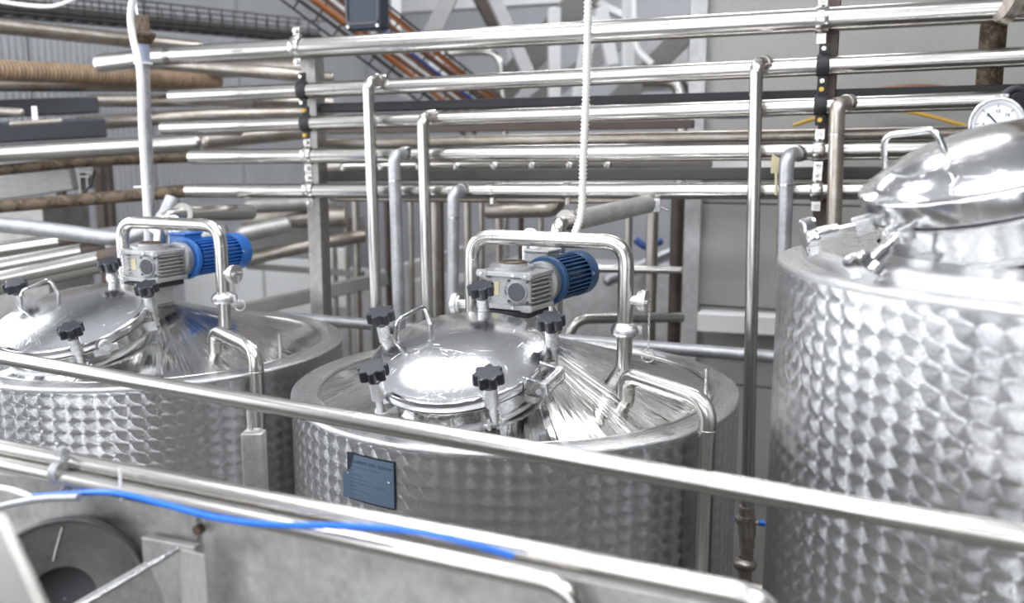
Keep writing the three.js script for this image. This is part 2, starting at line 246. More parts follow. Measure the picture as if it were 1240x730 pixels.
function tank(cfg, label, o) {
  const t = thing('process_tank', label, 'tank', [cfg.x, 0, cfg.z], 0, 'stainless process tanks in a row');
  const rim = cfg.rim;
  // shell
  const body = new THREE.CylinderGeometry(R, R, rim - .012 - .25, 128, 1, true); at(body, 0, (rim - .012 + .25) / 2, 0);
  { const p = body.attributes.position, u = body.attributes.uv; for (let i = 0; i < p.count; i++) u.setXY(i, u.getX(i) * 12, p.getY(i) / (8 * CELLY)); }
  mesh('shell', body, M.perlage, t);
  mesh('bottom_dish', lathe([[.001, .16], [.35, .18], [.55, .22], [R, .25]], 64), M.ring, t);
  for (let k = 0; k < 4; k++) { const a = k * Math.PI / 2 + .6; mesh('leg', at(cyl(.03, .26, 16), Math.sin(a) * .45, .13, Math.cos(a) * .45), M.pipe, t); }
  mesh('rim_ring', lathe([[R, rim - .014], [R + .002, rim - .009], [R + .0015, rim - .004], [R - .004, rim], [R - .03, rim + .002], [RC + .012, rim + .001], [RC + .003, rim - .003], [RC, rim - .006]], 128), M.ring, t);
  mesh('weld_bead', new THREE.TorusGeometry(RC, .004, 6, 128).rotateX(Math.PI / 2).translate(0, rim - .003, 0), M.pipe, t);
  const cone = lathe([[RC, rim - .006], [RC * .8 + RT * .2, rim - .006 + CH * .2], [RC * .5 + RT * .5, rim - .006 + CH * .5], [RT, rim - .006 + CH], [RT - .006, rim + CH], [.002, rim + CH]], 160);
  mesh('cone_roof', cone, M.cone, t);
  if (o.step) mesh('step_ring', lathe([[.556, rim], [.557, rim + .012], [.55, rim + .021], [.538, rim + .026], [.47, rim + coneY(.47) + .012], [.42, rim + coneY(.42) - .002]], 128), M.ring, t);
  // hatch frame on the cone
  const psi = o.psi, r = o.hr ?? .308, ht = o.tilt ?? 18.5 * deg, tp = o.tpsi ?? psi, n = V3(Math.sin(tp) * Math.sin(ht), Math.cos(ht), Math.cos(tp) * Math.sin(ht)), hx = V3(Math.cos(tp), 0, -Math.sin(tp)), hz = hx.clone().cross(n);
  const H = new THREE.Matrix4().makeBasis(hx, n, hz).setPosition(Math.sin(psi) * r, rim + coneY(r), Math.cos(psi) * r);
  const hp = (name, geo, mat) => { const m = mesh(name, geo, mat, t); m.applyMatrix4(H); return m; };
  const nh = o.neck, LR = .213, lt = o.band;
  hp('hatch_neck', lathe([[.194, -.1], [.194, nh - .012], [.201, nh - .004], [.207, nh - .002], [.207, nh]], 96), M.polish);
  hp('neck_weld', new THREE.TorusGeometry(.197, .006, 8, 96).rotateX(Math.PI / 2).translate(0, o.weldY ?? .002, 0), M.ring);
  hp('gasket', lathe([[.19, nh - .001], [.21, nh - .001], [.21, nh + .004], [.19, nh + .004]], 96), M.black);
  const ly = nh + .004, d = o.dome;
  const lid = lathe([[.19, ly], [LR, ly], [LR + .002, ly + .002], [LR + .002, ly + lt - .004], [LR - .002, ly + lt], [LR - .012, ly + lt + .001], ...Array.from({ length: 22 }, (_, i) => { const q = (LR - .02) * (1 - i / 21), e = q / (LR - .012); return [Math.max(q, .001), ly + lt + .001 + d * Math.pow(1 - e * e, o.swing ? .8 : .9)]; })], 128);
  { const p = lid.attributes.position, u = lid.attributes.uv; for (let i = 0; i < p.count; i++) u.setXY(i, p.getX(i) * 2 + (o.shift ?? 0), p.getZ(i) * 2); }
  const lidM = hp('hatch_lid', lid, M.lid);
  const ty = (rr) => ly + lt + d * (1 - Math.pow(rr / LR, 2)) * .95;
  // lid handle
  { const a = o.handle, rr = o.handleR ?? .155, w = .058, cx = Math.cos(a) * rr, cz = -Math.sin(a) * rr, ta = a + (o.handleTurn ?? 0), tx = -Math.sin(ta), tz = -Math.cos(ta), y = ty(rr) - .004, hh = o.handleH ?? .06;
    mesh('lid_handle', sweep([V3(cx + tx * w, y, cz + tz * w), V3(cx + tx * w * .8, y + hh, cz + tz * w * .8), V3(cx - tx * w * .8, y + hh, cz - tz * w * .8), V3(cx - tx * w, y, cz - tz * w)], .0055, .018, 10), M.polish, lidM); }
  for (const a of o.clamps) {
    const ca = Math.cos(a), sa = -Math.sin(a), ang = Math.atan2(-sa, ca);
    const put = (g) => g.rotateY(ang);
    if (!o.swing) {
      const ey = ly + lt;
      const c = hp('hatch_clamp', [put(at(boxg(.04, .03, .008, .002), .213, nh - .032, .014)), put(at(boxg(.04, .03, .008, .002), .213, nh - .032, -.014)), put(at(cyl(.005, .05, 12).rotateX(Math.PI / 2), .228, nh - .032, 0)), put(at(cyl(.009, .06 + lt, 12), .228, nh + .01, 0)), put(at(cyl(.016, .046, 20), .228, ey + .008, 0)), put(at(boxg(.05, .01, .03, .003), .209, ey - .006, 0))], M.polish);
      const k = mesh('knob', starKnob().map((g) => put(at(g, .228, ey + .03, 0))), M.knob, c); void k;
    } else {
      const out = V3(ca, 0, sa), dn = o.droop[o.clamps.indexOf(a)], dir = V3(ca * Math.cos(dn), -Math.sin(dn), sa * Math.cos(dn)), p0 = out.clone().multiplyScalar(.219).setY(ly - .005), p1 = p0.clone().addScaledVector(dir, .085), p2 = p0.clone().addScaledVector(dir, .045);
      const lug = [put(at(boxg(.03, .026, .007, .002), .222, ly - .005, .014)), put(at(boxg(.03, .026, .007, .002), .222, ly - .005, -.014)), put(at(cyl(.0055, .05, 12).rotateX(Math.PI / 2), .23, ly - .005, 0))];
      const c = hp('swing_bolt', [...lug, sweep([p0, p1], .0065, 0, 12), sweep([p2, p1], .012, 0, 16)], M.polish);
      const nut = []; const s = new THREE.Shape(); for (let i = 0; i < 80; i++) { const q = i / 80 * Math.PI * 2, k = .033 * (.84 + .16 * Math.cos(q * 5)); s[i ? 'lineTo' : 'moveTo'](Math.cos(q) * k, Math.sin(q) * k); } s.closePath();
      const e = new THREE.ExtrudeGeometry(s, { depth: .014, bevelEnabled: true, bevelThickness: .004, bevelSize: .003, bevelSegments: 2 }); e.applyMatrix4(new THREE.Matrix4().makeBasis(V3(0, 1, 0).cross(dir).normalize(), dir.clone().cross(V3(0, 1, 0).cross(dir).normalize()), dir).setPosition(p1)); nut.push(e);
      mesh('hand_nut', nut, M.polish, c);
    }
  }
  if (o.hinge !== undefined) {                              // open link hinge on the lid edge
    const a = o.hinge, put = (g) => g.rotateY(a);
    const cheek = (s) => { const sh = new THREE.Shape(); sh.moveTo(-.03, -.03); sh.lineTo(.022, -.03); sh.lineTo(.03, -.012); sh.lineTo(.03, .012); sh.lineTo(-.03, .016); sh.closePath(); const hole = new THREE.Path(); hole.absarc(.008, -.012, .006, 0, 6.28, true); sh.holes.push(hole); const g = new THREE.ExtrudeGeometry(sh, { depth: .005, bevelEnabled: true, bevelSize: .0012, bevelThickness: .0012, bevelSegments: 1 }); return at(g, .245, ly + lt - .004, s * .035 - .0025); };
    hp('lid_hinge', [put(cheek(1)), put(cheek(-1)), put(at(boxg(.016, .014, .08, .003), .268, ly + lt + .004, 0)), put(at(cyl(.006, .085, 12).rotateX(Math.PI / 2), .253, ly + lt - .016, 0)), put(at(cyl(.006, .074, 12).rotateX(Math.PI / 2), .27, ly + lt - .018, 0)), put(at(boxg(.03, .03, .05, .003), .216, nh - .02, 0))], M.polish);
  }
  if (o.boss !== undefined) { const put = (g) => g.rotateY(o.boss); const b = hp('locking_boss', [put(at(cyl(.021, .014, 28).rotateZ(Math.PI / 2), .228, nh + .006, 0)), put(at(boxg(.012, .02, .07, .003), .222, nh - .006, 0))], M.polish); mesh('screw', put(at(cyl(.009, .006, 16).rotateZ(Math.PI / 2), .238, nh + .006, 0)), M.ring, b); }
  // overflow pipe from the cone over the rim and down the shell
  if (o.over !== undefined) {
    const a = o.over, P = (rr, y) => V3(Math.sin(a) * rr, y, Math.cos(a) * rr), sk = o.overSkew ?? 0;
    const pts = [P(.4, rim + coneY(.4) - .02), P(.4, rim + coneY(.4) + .055), P(.64, rim + .075), P(.64, .5)];
    mesh('overflow_pipe', sweep(pts, .0205, .055, 24), M.pipe, t);
    mesh('pipe_weld', [new THREE.TorusGeometry(.0207, .0018, 6, 24).rotateX(Math.PI / 2).translate(Math.sin(a) * .64, rim + .01, Math.cos(a) * .64)], M.pipe, t);
  }
  if (o.stud) { const [sa, sr] = o.stud; mesh('stud', at(cyl(.005, .075, 10), Math.sin(sa) * sr, rim + coneY(sr) + .03, Math.cos(sa) * sr), M.polish, t); }
  // type plate riveted to the shell
  if (o.plate !== undefined) {
    const w = .142, h = .104, g = new THREE.BufferGeometry(), pos = [], uv = [], idx = [], nn = 14, back = [];
    for (let i = 0; i <= nn; i++) for (const y of [0, 1]) { const f = i / nn, a = o.plate + (f - .5) * w / R, cut = y && f < .2 && o.bent ? (f < .12 ? .42 : .42 * (1 - (f - .12) / .08)) : 0, lift = o.bent && f < .16 ? (.16 - f) * .05 : 0; const rr = R + .0035 + lift; pos.push(Math.sin(a) * rr, rim - .045 - h + y * h * (1 - cut), Math.cos(a) * rr); uv.push(f, y * (1 - cut)); }
    for (let i = 0; i < nn; i++) { const k = i * 2; idx.push(k, k + 2, k + 1, k + 1, k + 2, k + 3); }
    g.setAttribute('position', new THREE.Float32BufferAttribute(pos, 3)); g.setAttribute('uv', new THREE.Float32BufferAttribute(uv, 2)); g.setIndex(idx); g.computeVertexNormals();
    const pl = mesh('type_plate', g, M.plate, t); pl.userData.label = 'blue grey printed type plate';
    const eg = new THREE.CylinderGeometry(R + .0025, R + .0025, h + .006, 12, 1, true, o.plate - w / 2 / R * .92, w / R * .98); mesh('plate_backing', at(eg, 0, rim - .045 - h / 2 - .001, 0), M.plateEdge, pl);
    for (const f of [-.42, .42]) { const a = o.plate + f * w / R; mesh('rivet', new THREE.SphereGeometry(.0035, 10, 8).translate(Math.sin(a) * (R + .005), rim - .045 - h * .5 + .006, Math.cos(a) * (R + .005)), M.polish, pl); }
  }
  return t;
}
const five = (p) => [0, 1, 2, 3, 4].map((k) => (p + 72 * k) * deg);
tank(T.mid, 'low round stainless tank with bent-cornered blue type plate and dark blue gearmotor', { psi: -25 * deg, tpsi: -18 * deg, neck: .056, band: .026, dome: .022, clamps: five(21), handle: 155 * deg, hinge: -17 * deg, over: 42 * deg, stud: [73 * deg, .515], plate: -33 * deg, bent: true });
tank(T.left, 'low round stainless tank with dished lid under bright blue gearmotor', { psi: -23 * deg, tpsi: -12 * deg, neck: .056, band: .026, dome: .02, clamps: five(20), handle: 158 * deg, boss: -34 * deg, over: 45 * deg, stud: [64 * deg, .515], plate: -57 * deg, shift: .37 });
tank(T.right, 'tall round stainless tank with domed polished hatch and chrome swing bolts', { psi: -75 * deg, hr: .275, tilt: 18 * deg, neck: .072, band: .04, dome: .055, clamps: [-112, -82, 10, 60, 150].map((x) => x * deg), swing: true, droop: [-.06, .34, .3, .3, .3], handle: -112 * deg, handleR: .12, handleH: .055, handleTurn: 42 * deg, step: true, shift: .71 });

// ---------------------------------------------------------------- gearmotors on the cones
function gearmotor(cfg, label, blue, yaw, o = {}) {
  const t = thing('gearmotor', label, 'motor', [cfg.x, cfg.rim + CH, cfg.z], yaw, 'gearmotors on the low tanks');
  const xw = .044, y0 = .078, y1 = .178, ym = (y0 + y1) / 2 + .004, zf = .062;
  mesh('mounting_foot', [at(boxg(.085, .056, .085, .004), 0, .028, 0), at(boxg(.12, .008, .11, .002), 0, .056, 0)], M.sheet, t);
  mesh('base_plate', at(boxg(.145, .016, .118, .003), 0, .068, 0), M.black, t);
  const core = [at(boxg(.146, .08, .098, .004), 0, ym - .004, 0)];
  mesh('gear_case', core, M.cast, t);
  for (const y of [y0 + .008, y1 - .006]) { const p = mesh('case_flange', [at(boxg(.172, .014, .128, .003), 0, y, 0), ...[-1, 1].flatMap((s) => [-1, 1].map((q) => at(boxg(.03, .02, .012, .003), s * .068, y, q * .06)))], M.cast, t); for (const s of [-.068, .068, .03]) mesh('bolt', at(cyl(.0055, .006, 6).rotateX(Math.PI / 2), s, y, .066), M.polish, p); }
  for (let k = 0; k < 6; k++) mesh('cooling_fin', [at(boxg(.03, .004, .014, .001), -.062, y0 + .024 + k * .0118, .052), at(boxg(.012, .004, .096, .001), -.078, y0 + .024 + k * .0118, 0)], M.cast, t);
  for (let k = 0; k < 6; k++) mesh('cooling_fin', at(boxg(.012, .0045, .1, .001), .079, y0 + .024 + k * .0118, 0), M.cast, t);
  const cv = mesh('end_cover', [at(boxg(.07, .068, .016, .008), xw, ym - .002, .054), at(cyl(.029, .012, 36).rotateX(Math.PI / 2), xw, ym - .002, .064)], M.cast, t);
  mesh('cover_cap', at(cyl(.0245, .006, 36).rotateX(Math.PI / 2), xw, ym - .002, .0705), M.capGrey, cv);
  for (const s of [-1, 1]) for (const q of [-1, 1]) mesh('screw', at(cyl(.004, .005, 6).rotateX(Math.PI / 2), xw + s * .028, ym - .002 + q * .027, .063), M.capGrey, cv);
  mesh('plug', [at(cyl(.011, .008, 20).rotateX(Math.PI / 2), -.004, ym - .004, .052), at(cyl(.006, .012, 8).rotateX(Math.PI / 2), -.004, ym - .004, .054)], M.cast, t);
  mesh('sticker', at(boxg(.022, .036, .001), -.033, ym, .0497), M.label, t);
  const tc = mesh('top_cover', [at(cyl(.055, .012, 36), -.005, y1 + .006, 0), at(cyl(.038, .01, 32), -.005, y1 + .014, 0)], M.cast, t);
  mesh('rusty_ring', new THREE.TorusGeometry(.033, .005, 8, 32).rotateX(Math.PI / 2).translate(-.005, y1 + .019, 0), M.rust, tc);
  // motor, axis along local -z
  const zb = -.055, r = .062, L = o.len ?? .2, my = ym + .006, mx = xw - .004;
  mesh('adapter_flange', at(lathe([[.03, 0], [.056, 0], [.058, .006], [.058, .03], [.05, .036], [.03, .036]], 48).rotateX(-Math.PI / 2), mx, my, zb), M.cast, t);
  const z1 = zb - .036;
  mesh('motor_flange', at(lathe([[.02, 0], [.066, 0], [.07, .004], [.07, .016], [.066, .022], [.058, .024], [.058, .034], [.02, .034]], 48).rotateX(-Math.PI / 2), mx, my, z1), blue, t);
  const fins = [at(cyl(.052, L, 40).rotateX(Math.PI / 2), mx, my, z1 - .03 - L / 2)];
  for (let k = 0; k < 30; k++) { const g = at(boxg(.0045, .014, L - .012, .0012), 0, .057, 0); g.rotateZ(k * 12 * deg); fins.push(at(g, mx, my, z1 - .03 - L / 2)); }
  mesh('motor_housing', fins, blue, t);
  mesh('fan_cowl', at(lathe([[.064, 0], [.066, .003], [.066, .05], [.062, .058], [.05, .064], [.012, .066], [.001, .066]], 48).rotateX(-Math.PI / 2), mx, my, z1 - .02 - L), blue, t);
  for (const s of [0, 2.1, 4.2]) mesh('cowl_screw', at(cyl(.005, .005, 10).rotateZ(Math.PI / 2).translate(.067, 0, 0).rotateZ(s + .1), mx, my, z1 - .028 - L), M.polish, t);
  const jb = mesh('terminal_box', [at(boxg(.075, .03, .08, .006), mx - .035, my + .062, z1 - .055), at(boxg(.08, .008, .085, .003), mx - .035, my + .08, z1 - .055)], o.boxMat ?? blue, t);
  mesh('cable_gland', [at(cyl(.012, .03, 16), mx - .05, my + .098, z1 - .04), at(cyl(.016, .012, 6), mx - .05, my + .092, z1 - .04)], M.white, jb);
  mesh('cable', sweep([V3(mx - .05, my + .105, z1 - .04), V3(mx - .05, my + .135, z1 - .04), V3(mx - .085, my + .135, z1 - .04), V3(mx - .085, my + .05, z1 - .04)], .007, .02, 10), M.white, jb);
  return t;
}
gearmotor(T.mid, 'grey worm gearbox with dark blue finned motor on tank with blue plate', M.blueDark, -30 * deg, { len: .15, boxMat: M.cast });
gearmotor(T.left, 'grey worm gearbox with bright blue motor beside white conduit post', M.blueBright, -24 * deg, { len: .2 });

// ---------------------------------------------------------------- spray pipe arches over the gearmotors
function arch(cfg, label, o) {
  const t = thing('spray_pipe_arch', label, 'pipe', [cfg.x, cfg.rim, cfg.z], 0, 'spray pipe arches over the gearmotors');
  const [rx, rz] = o.right, [lx, lz] = o.left, top = .392, rr = .0205, d = V3(rx - lx, 0, rz - lz).normalize(), ry = coneY(Math.hypot(rx, rz)) - .01, lyy = coneY(Math.hypot(lx, lz)) - .01;
  mesh('pipe', sweep([V3(lx, lyy, lz), V3(lx, top, lz), V3(rx, top + (o.tilt ?? 0), rz), V3(rx, ry, rz)], rr, .062, 24), M.pipe, t);
  const wel = []; for (const [x, y, z] of [[lx, top - .064, lz], [rx, top - .064, rz]]) wel.push(new THREE.TorusGeometry(rr, .0012, 6, 28).rotateX(Math.PI / 2).translate(x, y, z));
  for (const f of [.16, .5, .84]) { const g = new THREE.TorusGeometry(rr, .0011, 6, 28).rotateY(Math.PI / 2 - Math.atan2(d.z, d.x)); wel.push(g.translate(lx + (rx - lx) * f, top, lz + (rz - lz) * f)); }
  mesh('weld', wel, M.pipe, t);
  mesh('union', [at(lathe([[rr, -.018], [.03, -.018], [.036, -.012], [.038, -.003], [.036, .004], [.03, .012], [.024, .016], [rr, .018]], 32), rx, .165, rz), at(boxg(.014, .022, .016, .003), rx + .038, .165, rz + .006)], M.polish, t);
  for (const [x, z, y, s] of [[rx, rz, .242, 1], [lx, lz, .2, -1]]) {
    const dir = d.clone().multiplyScalar(s); const c = new THREE.Mesh(mergeGeometries([at(cyl(.014, .03, 20), 0, .03, 0), at(cyl(.03, .014, 32), 0, .05, 0), at(cyl(.026, .01, 32), 0, .04, 0), at(boxg(.044, .012, .012, .003), 0, .058, 0)].map((g) => (g.index ? g.toNonIndexed() : g))), M.polish); shade(c); c.name = 'end_cap'; t.add(c); aim(c, V3(x, y, z), dir);
    if (s > 0) {                                            // chain and ring hang from the cap
      const links = [], p = V3(x, y, z).addScaledVector(dir, .064), Ln = .055 + (o.chain ?? .06); let k = 0;
      for (let q = 0; q < Ln; q += .0085) { const g = new THREE.TorusGeometry(.0042, .0011, 5, 10).scale(.7, 1.35, 1); if (k++ % 2) g.rotateY(Math.PI / 2); links.push(g.translate(p.x, p.y - .012 - q, p.z)); }
      mesh('chain', links, M.polish, t);
      mesh('chain_ring', new THREE.TorusGeometry(.017, .0016, 8, 32).translate(p.x, p.y - .012 - Ln - .016, p.z), M.polish, t);
    }
  }
  return t;
}
arch(T.mid, 'bent steel pipe arch spanning the dark blue gearmotor', { right: [.286, .10], left: [-.12, -.075], chain: .06 });
arch(T.left, 'bent steel pipe arch spanning the bright blue gearmotor', { right: [.257, .10], left: [-.125, -.075], chain: .015 });

// ---------------------------------------------------------------- pressure gauge behind the tall tank's lid
{
  const p = onZ(1207, 150, -1.78), t = thing('pressure_gauge', 'round white pressure gauge behind the domed hatch of the tall tank', 'gauge', p, 0);
  const f = new THREE.Group(); void f;
  const c = document.createElement('canvas'); c.width = c.height = 512; const g = c.getContext('2d'); g.fillStyle = '#f2f4f6'; g.fillRect(0, 0, 512, 512); g.translate(256, 256); g.strokeStyle = '#20242a';
  for (let i = 0; i <= 60; i++) { const a = (135 + i * 4.5) * deg, q = i % 10 === 0; g.lineWidth = q ? 8 : 4; g.beginPath(); g.moveTo(Math.cos(a) * 225, Math.sin(a) * 225); g.lineTo(Math.cos(a) * (q ? 180 : 200), Math.sin(a) * (q ? 180 : 200)); g.stroke(); }
  g.fillStyle = '#20242a'; g.font = 'bold 46px sans-serif'; g.textAlign = 'center'; g.textBaseline = 'middle'; ['0', '4', '8', '12', '16', '20', '25'].forEach((s, i) => { const a = (135 + i * 45) * deg; g.fillText(s, Math.cos(a) * 135, Math.sin(a) * 135); });
  const face = S({ map: (() => { const q = new THREE.CanvasTexture(c); q.colorSpace = THREE.SRGBColorSpace; return q; })(), roughness: .4 });
  const turn = (gm) => gm.rotateY(-.42);
  mesh('gauge_case', turn(at(lathe([[.001, -.03], [.04, -.03], [.045, -.024], [.046, .0], [.05, .002], [.05, .012], [.044, .014], [.044, .006]], 48).rotateX(Math.PI / 2), 0, 0, 0)), M.polish, t);
  mesh('dial', turn(at(new THREE.CircleGeometry(.0445, 48), 0, 0, .007)), face, t);
  mesh('pointer', turn(at(boxg(.034, .003, .001).translate(.01, 0, 0).rotateZ(2.3), 0, 0, .0085)), M.black, t);
  const toT = V3(T.right.x - .02, T.right.rim + coneY(.22), T.right.z - .19).sub(p);
  mesh('stem', sweep([turnV(V3(0, -.045, -.012)), V3(.0, toT.y - .02, -.01)], .009, 0, 14), M.polish, t);
  const q = onZ(1229, 122, -1.82).sub(p);
  mesh('black_clamp', [new THREE.TorusGeometry(.022, .008, 12, 28).translate(q.x, q.y, q.z), cyl(.016, .04, 20).rotateX(Math.PI / 2).translate(q.x, q.y, q.z)], M.black, t);
  mesh('clamp_band', [boxg(.018, .034, .03, .004).translate(q.x - .026, q.y - .004, q.z), sweep([V3(q.x - .02, q.y - .02, q.z), V3(q.x - .02, -.04, -.02)], .008, 0, 10)], M.polish, t);
  function turnV(v) { return v.applyAxisAngle(V3(0, 1, 0), -.42); }
}

// ================================================================ THE PIPE RACK BEHIND THE TANKS
const RX = V3(Math.cos(RPHI), 0, Math.sin(RPHI)), RB = V3(Math.sin(RPHI), 0, -Math.cos(RPHI));
const rackPost = [];
function hpipe(label, p0, p1, r, mat, extra = {}) {
  const pts = [p0, p1]; if (extra.end) pts.push(extra.end);
  const t = thing('rack_pipe', label, 'pipe', p0, 0, extra.group);
  const loc = pts.map((p) => p.clone().sub(p0));
  mesh('pipe', sweep(loc, r, .09, 24), mat, t);
  if (extra.start) { const d = p1.clone().sub(p0).normalize(); mesh('elbow', sweep([extra.start.clone().sub(p0), V3(), d.multiplyScalar(.07)], r, .12, 24, true), mat, t); }
  (extra.bands ?? []).forEach((f) => { const c = p0.clone().lerp(p1, f).sub(p0), d = p1.clone().sub(p0).normalize(); mesh('band', [sweep([c.clone().addScaledVector(d, -.011), c.clone().addScaledVector(d, .011)], r + .004, 0, 24), at(boxg(.016, .034, .02, .003), c.x, c.y - r - .004, c.z + r * .4), at(cyl(.006, .03, 8).rotateX(Math.PI / 2), c.x, c.y - r - .012, c.z + r * .4)], M.pipe, t); });
  (extra.welds ?? []).forEach((f) => { const c = p0.clone().lerp(p1, f).sub(p0), d = p1.clone().sub(p0).normalize(); mesh('weld', sweep([c.clone().addScaledVector(d, -.004), c.clone().addScaledVector(d, .004)], r + .0012, 0, 24), M.pipe, t); });
  return t;
}
const L1 = rack(195, 68), L2 = rack(1245, 10), q2a = rack(208, 117), q2b = rack(1250, 68), q3a = rack(198, 155), q3b = rack(1250, 120), q4a = rack(392, 174, .16), q4b = rack(1250, 159, .16), q5a = rack(232, 190), q5b = rack(1250, 180), q6a = rack(228, 231), q6b = rack(1250, 231);
const rr1 = .038, rr2 = .0295, rr3 = .0275, rr5 = .0305, rr6 = .029;
hpipe('uppermost and thickest horizontal steel pipe of the rack', L1, L2, rr1, M.pipe, { start: L1.clone().addScaledVector(RX, -.32).addScaledVector(V3(0, 1, 0), -.02), dome: true, welds: [.33, .36] });
hpipe('horizontal steel pipe, second from the top of the rack', q2a, q2b, rr2, M.pipe, { start: q2a.clone().addScaledVector(RB, .5), welds: [.25] });
hpipe('horizontal steel pipe just below the black cable duct', q3a, q3b, rr3, M.pipe, { start: q3a.clone().addScaledVector(RB, .5), welds: [.3] });
hpipe('thin brownish horizontal pipe running behind the rack posts', q4a, q4b, .022, M.pipeDull);
hpipe('bright horizontal steel pipe, second from the bottom of the rack', q5a, q5b, rr5, M.pipe, { start: q5a.clone().addScaledVector(RB, .3).addScaledVector(V3(0, 1, 0), .01), welds: [.27] });
hpipe('lowest bright horizontal steel pipe of the rack with hose clamps', q6a, q6b, rr6, M.pipe, { bands: [.44, .533], welds: [.02, .16] });
// rusty extension of the lowest pipe to the left
solo('rusty_pipe', 'rusty brown pipe continuing the lowest rack pipe to the left', 'pipe', sweep([rack(-60, 255, -.35), rack(120, 240, -.1), rack(228, 231)], .027, .15, 20), M.rust);
// drop pipes: leave a rack pipe towards the viewer and turn down
function drop(label, u, v, uTop, uBot, vBot, r, mat, off = -.085, group = 'drop pipes of the rack') {
  const p0 = rack(u, v, -.02), pt = rack(uTop, v + 2, off), pb = rack(uBot, vBot, off);
  const t = thing('drop_pipe', label, 'pipe', p0, 0, group), loc = [p0, pt, pb].map((p) => p.clone().sub(p0));
  mesh('pipe', sweep(loc, r, .075, 20), mat, t);
  const d = loc[1].clone().normalize(); mesh('collar', sweep([d.clone().multiplyScalar(-.005), d.clone().multiplyScalar(.02)], r + .003, 0, 20), M.pipe, t);
  const e = loc[1].clone().lerp(loc[2], .09 / loc[1].distanceTo(loc[2])); mesh('weld', sweep([e, e.clone().setY(e.y - .006)], r + .0012, 0, 20), M.pipe, t);
  return t;
}
drop('grey drop pipe from the second rack pipe, beside the square post', 462, 97, 446, 459, 470, .0225, M.pipe);
drop('pale zinc drop pipe from the bright rack pipe, between two grey ones', 492, 186, 477, 486, 460, .0235, M.zinc);
drop('grey drop pipe with rust flecks from the third rack pipe', 524, 141, 512, 520, 460, .0225, M.pipe);
drop('pale zinc drop pipe from the lowest rack pipe, beside pipe arch', 562, 230, 549, 548, 460, .0225, M.zinc);
{
  const t = drop('long drop pipe with blue handled valve between the middle and tall tanks', 927, 76, 916, 905, 625, .0215, M.pipe, -.085);
  const o = t.position, p = (u, v) => rack(u, v, -.085).sub(o), b = p(905, 625), seg = (v0, v1, r, mat, n) => mesh(n, sweep([p(904.5, v0), p(904.5, v1)], r, 0, 20), mat, t);
  seg(613, 628, .026, M.pipeDull, 'valve_end'); const vb = seg(624, 648, .03, M.pipeDull, 'valve_body'); seg(646, 662, .026, M.pipeDull, 'valve_end');
  mesh('nut', at(cyl(.034, .02, 6), p(902, 630).x, p(902, 630).y, p(902, 630).z), M.pipeDull, vb);
  const h = p(904, 634); mesh('valve_handle', [sweep([h, h.clone().addScaledVector(RX, .05).setY(h.y + .01)], .008, 0, 10)], M.pipeDull, t);
  mesh('handle_grip', sweep([h.clone().addScaledVector(RX, .045).setY(h.y + .01), h.clone().addScaledVector(RX, .15).setY(h.y + .01)], .011, .0, 12, true), M.hose, t).userData.label = 'blue plastic grip';
  seg(660, 676, .021, M.pipeDull, 'nipple'); const un = p(902, 682); mesh('union', at(lathe([[.02, -.024], [.036, -.016], [.04, -.004], [.04, .006], [.034, .014], [.02, .02]], 24), un.x, un.y, un.z), M.pipeDull, t);
  const e0 = p(902, 686), e1 = p(902, 712), e2 = e1.clone().addScaledVector(RX, .3); mesh('elbow', sweep([e0, e1, e2], .023, .09, 20), M.pipeDull, t); void b;
}
drop('zinc drop pipe running down behind the tall tank', 968, 186, 953, 948, 330, .0235, M.zinc, -.085);
drop('brownish drop pipe from the third rack pipe behind the chrome swing bolts', 1028, 124, 1014, 1009, 300, .0235, M.pipeDull, -.085);
// rack posts with pipe clips
function clip(post, c, r, mat, bolt) {
  const p = post.position, x = V3().copy(c).sub(p), g = [];
  const ringG = new THREE.TorusGeometry(r + .003, .0045, 6, 24, Math.PI).rotateZ(-Math.PI / 2).scale(1, 1, 5).rotateY(-RPHI - Math.PI / 2);
  g.push(ringG.translate(x.x, x.y, x.z));
  for (const s of [-1, 1]) g.push(boxg(.03, .038, .008, .002).rotateY(-RPHI).translate(x.x - RB.x * .006, x.y + s * (r + .018), x.z - RB.z * .006));
  const m = mesh('pipe_clip', g, mat, post);
  for (const s of [-1, 1]) mesh('bolt', cyl(.008, .02, 6).rotateX(Math.PI / 2).rotateY(-RPHI).translate(x.x - RB.x * .016, x.y + s * (r + .02), x.z - RB.z * .016), bolt, m);
}
function post(label, u0, v0, u1, v1, w, mat, clips, clipMat, name = 'rack_post') {
  const p0 = rack(u0, v0, .075), p1 = rack(u1, v1, .075), base = V3(p1.x, 0, p1.z), t = thing(name, label, 'post', base, 0);
  const gg = boxg(w, p0.y, w * 1.1, .004); metreUV(at(gg, 0, p0.y / 2, 0), 2); gg.rotateY(-RPHI); mesh('square_tube', gg, mat, t);
  for (const [u, v, r, m, bm] of clips) clip(t, rack(u, v), r, m ?? clipMat, bm ?? M.polish);
  return t;
}
post('square steel rack post between the tanks, with pipe clips', 381, 64, 390, 395, .062, M.postSteel, [[361, 57, rr1, M.pipe, M.polish], [368, 109, rr2, M.black, M.polish], [372, 149, rr3, M.black, M.yellow], [374, 188, rr5, M.pipe], [376, 230, rr6, M.pipe]], M.pipe);
post('dark square rack post with bolted pipe clips, near the tall tank', 1003, -6, 992, 300, .05, M.brownPost, [[996, 24, rr1, M.pipe], [997, 79, rr2, M.black], [994, 127, rr3, M.black, M.yellow], [992, 182, rr5, M.pipe], [989, 231, rr6, M.pipe]], M.pipe);
// bracket under the bright pipe
solo('clip_strap', 'small brass coloured strap hanging below the bright rack pipe', 'strap', [boxg(.026, .075, .012, .003).translate(...rack(939, 196, -.02).toArray()), sweep([rack(940, 205, -.02), rack(940, 236, -.03)], .005, 0, 8)], M.label);
